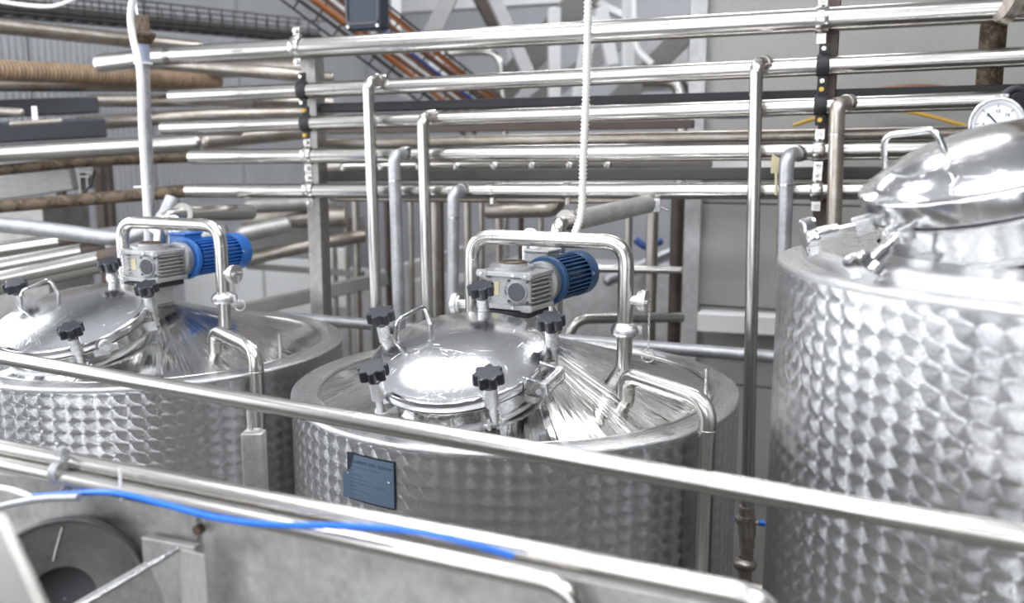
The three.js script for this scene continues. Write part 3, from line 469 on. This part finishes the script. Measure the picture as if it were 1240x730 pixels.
// black duct and dark beam in the rack
solo('cable_duct', 'long black flat cable duct between the second and third rack pipes', 'duct', bar(rack(395, 131, .1), rack(1250, 109, .1), .09, .034), M.black);
solo('dark_beam', 'long dark steel beam above the lowest rack pipe', 'beam', bar(rack(400, 213, .22), rack(1250, 208, .22), .1, .042), M.pipeDark);
solo('low_pipe', 'zinc pipe at rim height running behind the low tanks', 'pipe', sweep([rack(330, 383, .02), rack(938, 432, .02)], .0225, 0, 20), M.zinc);
solo('thin_rod', 'thin brownish rod just under the lowest rack pipe', 'rod', sweep([rack(400, 240, .1), rack(760, 243, .1)], .012, 0, 10), M.pipeDull);
// vertical rusty pipe at the right with flange
{
  const p = rack(1201, 60, .1), t = thing('rusty_riser', 'thick rusty vertical pipe above the pressure gauge', 'pipe', V3(p.x, 2.6, p.z));
  mesh('pipe', sweep([V3(0, -.02, 0), V3(0, 1.2, 0)], .038, 0, 24), M.rust, t);
  const f = p.clone(); void f; const q = rack(1222, 8, -.05).sub(t.position);
  mesh('flange', [cyl(.05, .03, 28).rotateZ(1.2).translate(q.x, q.y, q.z), cyl(.034, .09, 24).rotateZ(1.2).translate(q.x + .04, q.y + .01, q.z)], M.pipeDull, t);
}
// header pipes that join the tanks' roofs to the rack
{
  const a = onB(692, 268, 2.62), b = rack(784, 247, -.03), t = thing('header_pipe', 'grey header pipe with white ferrule behind the dark blue motor', 'pipe', a);
  const l = (p) => p.clone().sub(a), d = b.clone().sub(a).normalize();
  mesh('pipe', sweep([V3(), l(b)], .031, 0, 24, true), M.sheet, t);
  const f = mesh('ferrule', [sweep([d.clone().multiplyScalar(-.03), d.clone().multiplyScalar(-.012)], .039, 0, 28), sweep([d.clone().multiplyScalar(-.012), d.clone().multiplyScalar(.006)], .034, 0, 28)], M.pipe, t); void f;
  mesh('elbow', sweep([d.clone().multiplyScalar(-.02), d.clone().multiplyScalar(-.07), V3(d.x * -.09, -.33, d.z * -.09)], .024, .05, 20), M.pipe, t);
  const e = l(b); mesh('wing_clamp', [boxg(.03, .05, .03, .006).translate(e.x + .03, e.y - .005, e.z), cyl(.006, .06, 10).rotateZ(1.2).translate(e.x + .045, e.y - .01, e.z)], M.polish, t);
}
{
  const b = onB(302, 257, 3.15), a = onB(226, 259, 2.66), t = thing('header_pipe', 'pale header pipe with ferrule behind the bright blue motor', 'pipe', a);
  const l = (p) => p.clone().sub(a), d = b.clone().sub(a).normalize();
  mesh('pipe', sweep([V3(), l(b)], .033, 0, 24, true), M.pipe, t);
  mesh('ferrule', [sweep([d.clone().multiplyScalar(-.03), d.clone().multiplyScalar(-.012)], .041, 0, 28), sweep([d.clone().multiplyScalar(-.012), d.clone().multiplyScalar(.006)], .036, 0, 28)], M.pipe, t);
  const k = l(onB(196, 263, 2.56)); mesh('elbow', sweep([d.clone().multiplyScalar(-.02), k, V3(k.x - .03, -.3, k.z + .02)], .024, .06, 20), M.pipe, t);
}
// white conduit post with flexible hose (left)
{
  const p0 = onB(173, 44, 2.74), p1 = onB(181, 300, 2.74), t = thing('conduit_post', 'pale vertical conduit pipe with rusty collar behind the bright blue motor', 'pipe', p1);
  const l = (u, v, b = 2.74) => onB(u, v, b).sub(p1);
  mesh('pipe', sweep([V3(0, -.12, 0), l(173, 60)], .022, 0, 20), M.zinc, t);
  mesh('tape', sweep([l(174, 76), l(173.2, 50)], .0235, 0, 20), M.blueCable.clone(), t).material.color.setRGB(.3, .33, .42);
  mesh('collar', at(lathe([[.02, -.03], [.03, -.026], [.046, 0], [.046, .012], [.026, .02], [.024, .075], [.0, .075]], 24), l(173, 44).x, l(173, 44).y, l(173, 44).z), M.rust, t);
  const strap = []; for (const v of [77, 226]) { const c = l(177, v); strap.push(at(cyl(.034, .006, 24), c.x - .008, c.y, c.z + .01)); } mesh('cable_tie', strap, M.white, t);
}
solo('white_cable', 'thick white cable strapped along the vertical conduit', 'cable', sweep(spline([onB(168, -30, 2.66), onB(158, 18, 2.66), onB(161, 46, 2.66), onB(168.5, 80, 2.66), onB(172, 160, 2.66), onB(177, 240, 2.66), onB(180, 268, 2.66), onB(188, 280, 2.62), onB(208, 282, 2.58), onB(229, 277, 2.54)], 8), .0125, 0, 12), M.white);
solo('white_cable', 'slim white cable rising from the rusty collar', 'cable', sweep(spline([onB(163, -20, 2.78), onB(165, 10, 2.76), onB(170, 30, 2.76)], 8), .005, 0, 8), M.white);
// corrugated white flex hanging to the middle motor
{
  const P = spline([onB(713, -40, 2.52), onB(711.5, 40, 2.52), onB(710, 110, 2.52), onB(706.5, 190, 2.52), onB(703, 262, 2.52), onB(692, 292, 2.48)], 110);
  solo('flex_conduit', 'white corrugated flexible conduit hanging down to the dark blue motor', 'conduit', sweep(P, .0115, 0, 12, false, (f, l) => .0108 + .0022 * Math.sin(l / .0115 * Math.PI * 2)), M.flex);
}

// ================================================================ LEFT SIDE: PIPES ALONG THE CORRUGATED WALL
const px = (u, v, b) => onB(u, v, b);
solo('wall_pipe', 'dull steel pipe high along the corrugated wall', 'pipe', sweep([px(-60, 25, 3.3), px(160, 49, 4.2), px(240, 58, 4.7)], .042, .2, 20, true), M.pipeDull);
{
  const p0 = px(-60, 12, 3.6), p1 = px(380, 50, 6.2), t = thing('cable_tray', 'dark wire mesh cable tray above the high wall pipe', 'cable tray', p0), d = p1.clone().sub(p0), L = d.length(), z = d.clone().normalize(), x = V3(0, 1, 0).cross(z).normalize();
  for (const [s, y] of [[-1, 0], [1, 0], [-1, .14], [1, .14], [0, 0], [-1, .07]]) mesh('rail', sweep([x.clone().multiplyScalar(s * .12).setY(y), d.clone().addScaledVector(x, s * .12).add(V3(0, y, 0))], .006, 0, 6), M.pipeDark, t);
  for (let k = 0; k <= L; k += .1) { const c = z.clone().multiplyScalar(k); mesh('cross_wire', sweep([c.clone().addScaledVector(x, .12).add(V3(0, .14, 0)), c.clone().addScaledVector(x, .12), c.clone().addScaledVector(x, -.12), c.clone().addScaledVector(x, -.12).add(V3(0, .14, 0))], .005, 0, 6), M.pipeDark, t); }
  const run = []; for (let k = 0; k < 5; k++) run.push(sweep([x.clone().multiplyScalar(-.08 + k * .04).setY(.03 + (k % 2) * .02), d.clone().addScaledVector(x, -.08 + k * .04).add(V3(0, .03 + (k % 2) * .02, 0))], .018, 0, 8)); mesh('cable_bundle', run, M.pipeDark, t);
}
solo('lagged_pipe', 'tan lagged pipe running back beneath the high wall pipe', 'pipe', sweep([px(-60, 82, 3.0), px(150, 92, 3.9), px(262, 98, 4.5)], .05, .2, 20, true), M.wrap);
solo('wall_pipe', 'thin dull pipe right under the tan lagged pipe', 'pipe', sweep([px(-60, 104, 3.1), px(250, 106, 4.5)], .026, 0, 16), M.pipeDull);
solo('brownish_pipe', 'brownish pipe stub at the left of the uppermost rack pipe', 'pipe', sweep([px(128, 71, 3.9), px(330, 88, 4.1), px(400, 95, 4.3)], .035, .2, 16, true), M.pipeDull);
solo('brownish_pipe', 'wide brownish pipe below the uppermost rack pipe at left', 'pipe', sweep([px(230, 84, 4.4), px(380, 82, 4.6)], .05, 0, 16, true), M.pipeDull);
solo('dark_duct', 'long black rectangular duct under the tan lagged pipe', 'duct', bar(px(-60, 134, 3.2), px(108, 128, 3.8), .3, .085), M.darkDuct);
solo('dark_duct', 'deep black rectangular duct above the bright left pipe', 'duct', bar(px(-60, 163, 3.0), px(112, 155, 3.65), .3, .1), M.darkDuct);
solo('brownish_pipe', 'brownish pipe running back between the conduit post and third rack pipe', 'pipe', sweep([px(95, 150, 3.9), px(240, 140, 4.3), px(400, 136, 4.8)], .04, .2, 18, true), M.pipeDull);
solo('brownish_pipe', 'brownish pipe running back behind the second rack pipe', 'pipe', sweep([px(110, 122, 4.0), px(290, 122, 4.5), px(400, 126, 5.2)], .036, .25, 18, true), M.pipeDull);
solo('sheet_offcut', 'small white tag on the black duct', 'tag', boxg(.03, .06, .004).rotateY(-PHI).translate(...px(42, 137, 3.0).toArray()), M.white);
solo('dull_flap', 'grey curved sheet flap lying on the black duct', 'sheet', sweep([px(14, 150, 2.95), px(74, 146, 3.02)], .011, 0, 12, true), M.pipeDull);
solo('dull_flap', 'grey curved sheet flap at the end of the black duct', 'sheet', sweep([px(-30, 133, 2.95), px(26, 136, 3.02)], .018, 0, 12, true), M.pipeDull);
solo('bright_pipe', 'bright thick pipe crossing the left side at conduit height', 'pipe', sweep([px(-60, 189, 2.95), px(238, 173, 3.55)], .041, 0, 24, true), M.pipe);
solo('dull_pipe', 'dull pipe continuing the bright left pipe behind the rack', 'pipe', sweep([px(250, 172, 3.7), px(300, 166, 3.9), px(390, 158, 4.3)], .04, .2, 20, true), M.pipeDull);
solo('rusty_pipe', 'narrow rusty pipe under the bright left pipe', 'pipe', sweep([px(-60, 212, 3.05), px(110, 195, 3.4), px(236, 190, 3.7)], .026, .1, 16), M.rust);
solo('grey_channel', 'flat grey steel channel between the two rusty pipes', 'channel', bar(px(-60, 236, 3.3), px(90, 216, 3.5), .06, .115), M.greySteel);
{ const p = px(106, 216, 3.45), t = thing('slotted_bracket', 'grey slotted bracket at the end of the flat channel', 'bracket', p, YAW); mesh('frame', [at(boxg(.1, .016, .04, .003), .02, .035, 0), at(boxg(.014, .13, .04, .003), -.035, -.02, 0), at(boxg(.07, .012, .04, .003), .0, .01, 0), at(boxg(.014, .06, .04, .003), .015, -.02, 0)], M.greySteel, t); mesh('rubber_strip', sweep([V3(.07, .04, .02), V3(.04, -.04, .02), V3(-.02, -.07, .02)], .006, .04, 8), M.black, t); }
for (const [u, b, l] of [[118, 3.55, 'brown post under the slotted bracket'], [128, 3.75, 'brown post beside the slotted bracket'], [70, 3.9, 'brown post behind the grey cabinet']]) solo('support_post', l, 'post', bar(px(u, 180, b), V3(px(u, 180, b).x, 0, px(u, 180, b).z), .045, .045, V3(1, 0, 0)), M.brownPost, 'brown posts under the left pipes');
solo('grey_cabinet', 'plain grey box cabinet behind the pale bent pipe', 'cabinet', metreUV(boxg(.62, 1.2, .3, .008), 1).rotateY(YAW).translate(...px(30, 262, 3.6).setY(px(30, 248, 3.6).y - .6).toArray()), M.greySteel);
solo('pale_pipe', 'pale pipe bending up towards the header pipe', 'pipe', sweep([px(-60, 266, 2.5), px(60, 278, 2.72), px(150, 291, 2.86), px(198, 268, 2.95), px(210, 240, 3.0)], .032, .12, 20), M.zinc);
for (const [v0, u1, v1, b, r, l] of [[310, 64, 294, 2.9, .036, 'short bright thick pipe ending in a dark sleeve, rearmost of the set'], [331, 92, 305, 2.8, .034, 'short bright thick pipe ending in a dark sleeve, second of the set'], [348, 112, 314, 2.72, .03, 'short bright thick pipe ending in a dark sleeve, third of the set']]) {
  const p0 = px(-50, v0, b - .22), p1 = px(u1, v1, b), t = thing('sleeved_pipe', l, 'pipe', p0, 0, 'bright pipes behind the left tank'); const d = p1.clone().sub(p0), e = d.clone().setLength(d.length() + .03), f = d.clone().setLength(d.length() + .13), g = d.clone().setLength(d.length() + .55);
  mesh('pipe', sweep([V3(), e], r, 0, 24), M.pipe, t); mesh('sleeve', sweep([e, f], r * 1.03, 0, 24), M.brownPost, t); mesh('pipe_rest', sweep([f, g], r * .96, 0, 24), M.zinc, t);
}
solo('bright_pipe', 'thickest bright pipe just behind the left tank hatch', 'pipe', sweep([px(-60, 358, 2.58), px(170, 308, 2.92), px(260, 290, 3.1)], .042, .1, 24, true), M.pipe);

// blurred run behind the square rack post, left of the middle
solo('dull_pipe', 'brown pipe rising behind the square rack post', 'pipe', sweep([px(300, 314, 4.0), px(390, 294, 4.2), px(440, 286, 4.4)], .035, .1, 16), M.pipeDull);
solo('dull_pipe', 'grey short pipe right of the bright blue motor', 'pipe', sweep([px(292, 284, 3.9), px(346, 273, 4.1)], .045, 0, 16, true), M.sheet);
solo('dull_pipe', 'grey pipe under the lowest rack pipe by the square post', 'pipe', sweep([px(300, 250, 4.1), px(400, 246, 4.5)], .04, 0, 16, true), M.sheet);
solo('brownish_pipe', 'brownish wide pipe behind the header pipe at left', 'pipe', sweep([px(296, 266, 4.3), px(420, 262, 4.5)], .06, 0, 16), M.pipeDull);
solo('grey_beam', 'grey slanting beam below the brown pipe', 'beam', bar(px(280, 300, 4.5), px(440, 270, 4.7), .08, .09), M.greySteel);
solo('thin_beam', 'thin grey beam across the white boards', 'beam', bar(px(300, 322, 4.6), px(440, 332, 4.6), .04, .035), M.greySteel);
for (const [u0, u1, v0, v1, l] of [[226, 284, 312, 396, 'white panel half hidden by the pipe arch'], [287, 321, 320, 392, 'white panel between arch and square post'], [324, 380, 312, 380, 'white panel left of the square post'], [396, 421, 300, 372, 'white panel right of the square post']]) {
  const p = px(u0, v0, 5.2), q = px(u1, v1, 5.2), w = p.distanceTo(px(u1, v0, 5.2)), h = p.y - q.y; solo('white_board', l, 'board', boxg(w, h, .05, .006).rotateY(YAW).translate((p.x + q.x) / 2, (p.y + q.y) / 2, (p.z + q.z) / 2), M.white, 'white panels behind the left tank');
}
solo('grey_beam', 'broad grey beam rising behind the drop pipes', 'beam', bar(px(225, 392, 3.75), px(470, 336, 4.3), .06, .075), M.greySteel);
solo('grey_beam', 'pale grey beam behind the drop pipes, above the broad one', 'beam', bar(px(470, 335, 4.6), px(600, 296, 5.2), .06, .1), M.whiteSteel);
// standing pipes behind the rack
[[403, 7, 4.9, 'slim dull standpipe just right of the square rack post'], [418, 6, 4.6, 'slimmest dull standpipe between square post and first drop pipe'], [430, 11, 4.4, 'stout dull standpipe left of the first grey drop pipe'], [468, 8, 4.3, 'brown standpipe between the first drop pipe and the zinc one'], [472, 5, 4.6, 'very thin standpipe hiding behind a brown one'], [497, 8, 4.5, 'dull standpipe right of the zinc drop pipe'], [527, 12, 3.9, 'thick dull standpipe right behind the rust flecked drop pipe'], [534, 7, 4.3, 'brown standpipe beside a thick one, left of the second zinc drop pipe'], [566, 10, 4.1, 'dull standpipe seen left of the middle pipe arch'], [583, 8, 4.6, 'slim standpipe behind the left leg of the middle arch'], [604, 9, 4.3, 'standpipe seen through the middle arch, behind the gearbox top'], [631, 7, 4.7, 'brown standpipe seen through the middle arch'], [655, 8, 4.2, 'dull standpipe behind the dark blue motor'], [762, 10, 3.9, 'dull standpipe just right of the middle arch'], [791, 15, 3.75, 'thick standpipe midway between middle arch and grey wall'], [821, 16, 3.75, 'thick brown standpipe beside the edge of the grey wall']].forEach(([u, w, b, label], i) => {
  const p = px(u, 236, b), r = w * .5 * b / 1100; solo('standing_pipe', label, 'pipe', sweep([V3(p.x, 0, p.z), V3(p.x, p.y + (i > 12 ? .04 : .02), p.z)], r, 0, 14), i % 4 === 3 ? M.brownPost : M.pipeDull, 'standpipes behind the rack');
});
solo('loop_pipe', 'grey bent loop pipe standing behind the arch clamp', 'pipe', sweep([V3(px(690, 470, 3.4).x, 0, px(690, 470, 3.4).z), px(690, 386, 3.4), px(826, 384, 3.72)], .022, .09, 16), M.pipe);
solo('cross_pipe', 'grey horizontal pipe behind the end cap of the arch', 'pipe', sweep([px(720, 325, 3.72), px(826, 327, 3.72)], .018, 0, 14), M.pipe);
solo('cross_pipe', 'brownish bent pipe behind the corrugated conduit', 'pipe', sweep([px(590, 256, 4.1), px(672, 254, 4.1), px(680, 236, 4.1)], .035, .07, 14), M.pipeDull);
// pipes running back, seen end-on between the two bottom rack pipes
for (let k = 0; k < 8; k++) { const u = 470 + k * 47, p = px(u, 204 - k * .5, 3.6), q = W(0, 0, 1).setY(0); solo('return_pipe', 'steel pipe running back between the two lowest rack pipes', 'pipe', sweep([p.clone().addScaledVector(AX, -.2).addScaledVector(q, -.05), p.clone().addScaledVector(q, .5).addScaledVector(AX, .1)], .026, 0, 14, true), k % 3 ? M.pipe : M.pipe, 'pipes running back from the rack'); }
solo('brownish_pipe', 'long brownish pipe behind the return pipes', 'pipe', sweep([px(400, 200, 4.3), px(860, 192, 4.3)], .06, 0, 14), M.pipeDull);
solo('brown_beam', 'brown beam behind the third rack pipe', 'beam', bar(px(400, 158, 4.2), px(840, 150, 4.2), .06, .04), M.brownPost);

// ================================================================ FAR STRUCTURE: white steel trusses, cables, platform
const truss = (l, u0, v0, u1, v1, b, w, m, g) => solo('truss_brace', l, 'beam', bar(px(u0, v0, b), px(u1, v1, b), w * b / 1100, .08, V3(.1, .1, 1)), m, g);
truss('slanted white steel brace left of the white flex conduit', 488, 118, 556, -30, 6.0, 22, M.whiteSteel, 'slanted far braces');
truss('brown slanted steel brace beside a white one', 572, -20, 610, 50, 6.4, 18, M.brownPost);
truss('pale slanted steel brace leaning away from a brown one', 590, -20, 640, 90, 6.0, 16, M.whiteSteel);
truss('broad grey diagonal brace', 590, 130, 720, -20, 6.6, 34, M.greySteel);
truss('white upright strut left of the flex conduit', 671, 125, 671, 10, 6.2, 15, M.white);
truss('white leaning strut behind the flex conduit', 700, 120, 716, 20, 6.0, 16, M.white);
truss('white leaning strut right of the flex conduit', 742, 80, 728, 10, 6.0, 14, M.white);
truss('white upright strut under the top rack pipe', 761, 90, 761, -20, 6.0, 13, M.white);
truss('grey diagonal brace meeting the corner post', 740, 130, 850, 20, 6.0, 26, M.greySteel);
truss('pale diagonal brace behind the second rack pipe', 640, 130, 760, 40, 7.0, 22, M.whiteSteel);
truss('thin pale stay above the top rack pipe', 690, -10, 760, 22, 6.8, 8, M.white);
truss('long pale beam near the ceiling', 480, 8, 700, -6, 7.4, 20, M.whiteSteel);
truss('white upright post by the black box', 480, 60, 480, -40, 5.4, 13, M.white);
for (const [u0, u1, v0, v1, l] of [[520, 548, 70, 98, 'white box under the grey pipe loop'], [620, 660, 60, 122, 'pale machine housing far behind'], [770, 840, 40, 108, 'blue grey machine housing far behind']]) { const p = px(u0, v0, 7.6), q = px(u1, v1, 7.6), w = p.distanceTo(px(u1, v0, 7.6)), h = p.y - q.y; solo('machine_box', l, 'machine', boxg(w, h, .3, .03).rotateY(YAW).translate((p.x + q.x) / 2, (p.y + q.y) / 2, (p.z + q.z) / 2), l.startsWith('white') ? M.white : M.whiteSteel); }
solo('loop_pipe', 'grey inverted U pipe above the second rack pipe', 'pipe', sweep([px(470, 66, 6.4), px(606, 62, 6.4), px(612, 150, 6.4), V3(px(612, 150, 6.4).x, 0, px(612, 150, 6.4).z)], .026, .14, 14), M.pipe);
solo('hook_pipe', 'white hooked pipe right of the flex conduit', 'pipe', sweep([px(768, -20, 5.4), px(770, 60, 5.4), px(790, 78, 5.4)], .02, .12, 12), M.white);
solo('hook_pipe', 'dark bent pipe beside the corner post', 'pipe', sweep([px(780, 97, 5.0), px(826, 97, 5.0), px(828, 160, 5.0), V3(px(828, 160, 5.0).x, 0, px(828, 160, 5.0).z)], .045, .15, 14), M.pipe);
solo('platform', 'pale low machine behind the middle tank, between standpipes', 'machine', [metreUV(boxg(1.4, 1.2, .5, .02)).rotateY(YAW).translate(...px(480, 480, 6.5).setY(.8).toArray())], M.whiteSteel);
solo('platform', 'pale machine bed seen between the standpipes and arch', 'machine', [metreUV(boxg(1.6, 1.5, .6, .02)).rotateY(YAW).translate(...px(735, 420, 6.2).setY(.85).toArray())], M.whiteSteel);
solo('slanted_pipe', 'pale slanted pipe behind the right arch leg', 'pipe', sweep([px(735, 340, 5.6), px(815, 305, 6.0)], .04, 0, 14, true), M.zinc);
solo('blue_bundle', 'blue cable bundle between the standpipes', 'cable', sweep([px(770, 290, 5.0), px(782, 300, 5.0), px(800, 292, 5.1)], .022, .05, 12), M.blueCable);
solo('blue_cable', 'thin blue cable on the grey wall under the third rack pipe', 'cable', sweep(spline([px(820, 140, 4.3), px(900, 141, 4.3), px(970, 135, 4.3), px(1020, 128, 4.4)], 8), .01, 0, 8), M.blueCable);
solo('brown_cable', 'brown cable sagging along the grey wall', 'cable', sweep(spline([px(1030, 115, 4.4), px(1110, 106, 4.4), px(1190, 112, 4.4), px(1260, 106, 4.4)], 8), .016, 0, 8), M.brownCable);
solo('yellow_cable', 'ochre cable slanting down the grey wall', 'cable', sweep(spline([px(960, 152, 4.4), px(1010, 138, 4.4), px(1090, 134, 4.4), px(1180, 155, 4.4)], 8), .009, 0, 8), M.yellow);
solo('wall_sill', 'pale horizontal ledge on the grey wall', 'ledge', bar(px(846, 388, 4.5), px(1000, 396, 4.5), .1, .1), M.white);
solo('white_board', 'pale board on the grey wall behind the bright rack pipe', 'board', bar(px(846, 201, 4.5), px(990, 201, 4.5), .02, .06), M.white);
// slanted ladder tray of orange and brown cables
{
  const p0 = px(352, -40, 4.3), p1 = px(590, 145, 5.6), t = thing('cable_ladder', 'slanted tray carrying brown and orange cables below the black box', 'cable tray', p0), d = p1.clone().sub(p0), z = d.clone().normalize(), x = V3(0, 0, -1).cross(z).normalize();
  for (const s of [-1, 1]) mesh('rail', sweep([x.clone().multiplyScalar(s * .17), d.clone().addScaledVector(x, s * .17)], .008, 0, 8), M.pipeDark, t);
  for (let k = 0; k < d.length(); k += .14) mesh('rung', sweep([z.clone().multiplyScalar(k).addScaledVector(x, -.17), z.clone().multiplyScalar(k).addScaledVector(x, .17)], .006, 0, 6), M.pipeDark, t);
  for (let k = 0; k < 11; k++) { const o = -.13 + k * .026, w = .02; mesh('cable', sweep(spline([0, .25, .5, .75, 1].map((f) => d.clone().multiplyScalar(f).addScaledVector(x, o + (rnd() - .5) * w).add(V3(0, .015 + (k % 2) * .012, .02))), 5), .009 + (k % 3) * .003, 0, 8), [M.brownCable, M.orange, M.brownCable, M.pipeDark, M.blueCable, M.brownCable, M.white, M.brownCable, M.orange, M.brownCable, M.pipeDark][k], t); }
}
{
  const p = px(444, 8, 3.9), t = thing('black_box', 'black plastic box on bracket above the uppermost rack pipe', 'box', p, YAW);
  mesh('case', boxg(.2, .22, .08, .012), M.plateEdge, t);
  mesh('front_rim', sweep([V3(-.085, .1, .042), V3(-.085, -.085, .042), V3(.085, -.085, .042), V3(.088, .1, .042)], .008, .03, 8), M.capGrey, t);
  for (const s of [-1, 1]) mesh('screw', at(cyl(.008, .008, 10).rotateX(Math.PI / 2), s * .08, -.095, .042), M.polish, t);
}
solo('wall_wire', 'grey slack wire hanging across the corrugated wall', 'wire', sweep(spline([px(-30, -4, 3.4), px(30, 6, 3.4), px(66, 7, 3.4), px(96, -4, 3.4)], 8), .009, 0, 8), M.white);

// ================================================================ FOREGROUND
{
  const P = (u, v) => onY(u, v, 1.93), p0 = P(-40, 425), p1 = P(1290, 661), pc = P(305, 480), t = thing('handrail', 'long bright tubular handrail passing in front of all three tanks', 'handrail', V3(pc.x, 0, pc.z));
  const l = (p) => p.clone().sub(t.position), d = p1.clone().sub(p0).normalize();
  mesh('rail', sweep([l(p0), l(p1)], .0165, 0, 28), M.pipe, t);
  for (const u of [862, 1150]) { const c = l(p0.clone().addScaledVector(d, p0.distanceTo(P(u, 425 + (u + 40) * .1775)))); mesh('sleeve', sweep([c, c.clone().addScaledVector(d, .11)], .0178, 0, 28), M.pipe, t); }
  const yaw = Math.atan2(-d.z, d.x), pg = at(boxg(.042, 1.86, .03, .003), 0, .93, 0); metreUV(pg, 2); mesh('post', pg.rotateY(yaw + .5), M.sheet, t);
  mesh('post_pin', [at(cyl(.006, .05, 12), -.006, 1.885, 0), at(boxg(.03, .004, .02, .001).rotateY(yaw + .5), 0, 1.862, 0)], M.polish, t);
}
// machine in the foreground: tubes along its edge, panels, drum and chute
const FPHI = 24.5 * deg, FA = V3(Math.cos(FPHI), 0, Math.sin(FPHI)), FB = V3(Math.sin(FPHI), 0, -Math.cos(FPHI));
const fg = (u, v, b = .97) => onB(u, v, b, FPHI);
{
  const a0 = onY(-40, 534, 1.9), a1 = onY(940, 727, 1.9), t = thing('edge_tube', 'upper bright tube along the foreground machine edge', 'tube', a0), l = (p) => p.clone().sub(a0);
  mesh('tube', sweep([V3(), l(a1), l(a1).add(V3(.03, -.5, .0))], .0145, .05, 24), M.pipe, t);
  const b0 = onY(-40, 553, 1.882), b1 = onY(702, 712, 1.882), s = thing('edge_tube', 'lower bright tube bending down at the foreground machine edge', 'tube', b0), m = (p) => p.clone().sub(b0);
  mesh('tube', sweep([V3(), m(b1), m(b1).add(V3(0, -.4, 0))], .0125, .05, 24), M.pipe, s);
  const c = m(fg(72, 571, .968)); mesh('tube_clip', [sweep([c.clone().addScaledVector(FA, -.008), c.clone().addScaledVector(FA, .008)], .0165, 0, 20), boxg(.014, .07, .012, .003).rotateY(-FPHI).translate(c.x + .005, c.y, c.z - .012), cyl(.007, .02, 8).rotateX(1.57).translate(c.x + .004, c.y + .034, c.z), cyl(.007, .02, 8).rotateX(1.57).translate(c.x + .004, c.y - .034, c.z)], M.zinc, s);
  const e = m(fg(146, 582, .962)); mesh('cable_tie', sweep([e.clone().add(V3(0, .02, 0)), e.clone().add(V3(.001, -.03, .004))], .0025, 0, 8), M.white, s);
}
solo('blue_hose', 'thin blue hose tied along the foreground machine edge', 'hose', sweep(spline([fg(36, 601, .955), fg(90, 597, .955), fg(140, 597, .952), fg(200, 611, .95), fg(262, 627, .945), fg(330, 635, .94), fg(420, 637, .938), fg(500, 643, .938), fg(562, 656, .94), fg(622, 673, .96)], 8), .0046, 0, 12), M.hose);
{
  const t = thing('foreground_machine', 'grey sheet steel side of the foreground machine', 'machine', V3(0, 0, 0));
  const pan = (u0, v0, u1, v1, yb, b, n, mat) => { const p = fg(u0, v0, b), q = fg(u1, v1, b), a = p.dot(FA), c = q.dot(FA), sh = new THREE.Shape(); sh.moveTo(a, yb); sh.lineTo(c, yb); sh.lineTo(c, q.y); sh.lineTo(a, p.y); sh.closePath(); const g = new THREE.ExtrudeGeometry(sh, { depth: .012, bevelEnabled: true, bevelSize: .002, bevelThickness: .002, bevelSegments: 1 }); g.applyMatrix4(new THREE.Matrix4().makeBasis(FA, V3(0, 1, 0), FB.clone().negate()).setPosition(FB.clone().multiplyScalar(b))); return mesh(n, g, mat, t); };
  pan(252, 612, 960, 745, 1.0, 1.0, 'side_panel', M.sheet);
  pan(-60, 560, 244, 612, 1.0, 1.01, 'side_panel', M.sheet);
  pan(180, 648, 242, 659, 1.0, .985, 'corner_strip', M.sheet);
  const rv = fg(241, 641, .97); mesh('screw', at(cyl(.008, .012, 12).rotateX(1.57).rotateY(-FPHI), rv.x, rv.y, rv.z), M.rust, t);
}
{
  const c = fg(75, 727, .885), t = thing('drum', 'dark grey round drum end with a hub hole at the foreground machine', 'drum', c, 20 * deg);
  const n = V3(.0, .35, .94).normalize(), q = new THREE.Quaternion().setFromUnitVectors(V3(0, 1, 0), n);
  mesh('drum_face', lathe([[.048, -.01], [.05, 0], [.112, .0], [.116, .006], [.121, .006], [.124, -.004], [.124, -.1]], 72).applyQuaternion(q), M.drum, t);
  mesh('hub', lathe([[.001, -.03], [.047, -.03], [.05, -.008]], 48).applyQuaternion(q), M.black, t);
  mesh('weld_seam', sweep([V3(.0, .002, .0).add(V3(-.01, 0, -.06)), V3(.004, .002, -.108)], .0016, 0, 6).applyQuaternion(q), M.pipe, t);
}
{
  const a = fg(217, 664, .93), b = fg(90, 738, .80), t = thing('chute', 'dark steel chute with a bright folded edge beside the drum', 'chute', a);
  const e = b.clone().sub(a), g = new THREE.BufferGeometry(), dn = V3(0, -.3, 0); void g;
  mesh('bright_edge', sweep([V3(), e], .0042, 0, 12, true), M.polish, t);
  mesh('side_sheet', bar(V3(0, -.15, 0), e.clone().add(dn).setY(e.y - .15), .004, .3), M.sheet, t);
  mesh('back_sheet', bar(V3(0, -.15, 0), V3(FA.x * .05, -.15, FA.z * .05), .3, .004, V3(0, 0, 1)).translate(0, 0, 0), M.sheet, t);
}
solo('grey_cable', 'pale grey cable curving past the drum', 'cable', sweep(spline([fg(-30, 588, .95), fg(10, 592, .95), fg(34, 600, .95), fg(52, 608, .96)], 8), .005, 0, 10), M.white);
solo('grey_cable', 'thick pale rubber seal curving over the drum', 'cable', sweep(spline([fg(-30, 622, .93), fg(10, 611, .93), fg(50, 604, .93), fg(96, 602, .93)], 8), .006, 0, 10), M.zinc);
solo('flat_bar', 'pale blurred flat bar leaning in front of the drum', 'bar', bar(onZ(-14, 640, -.72), onZ(40, 760, -.66), .035, .008, V3(0, 0, 1)), M.pipe);
renderer.render(scene, camera);
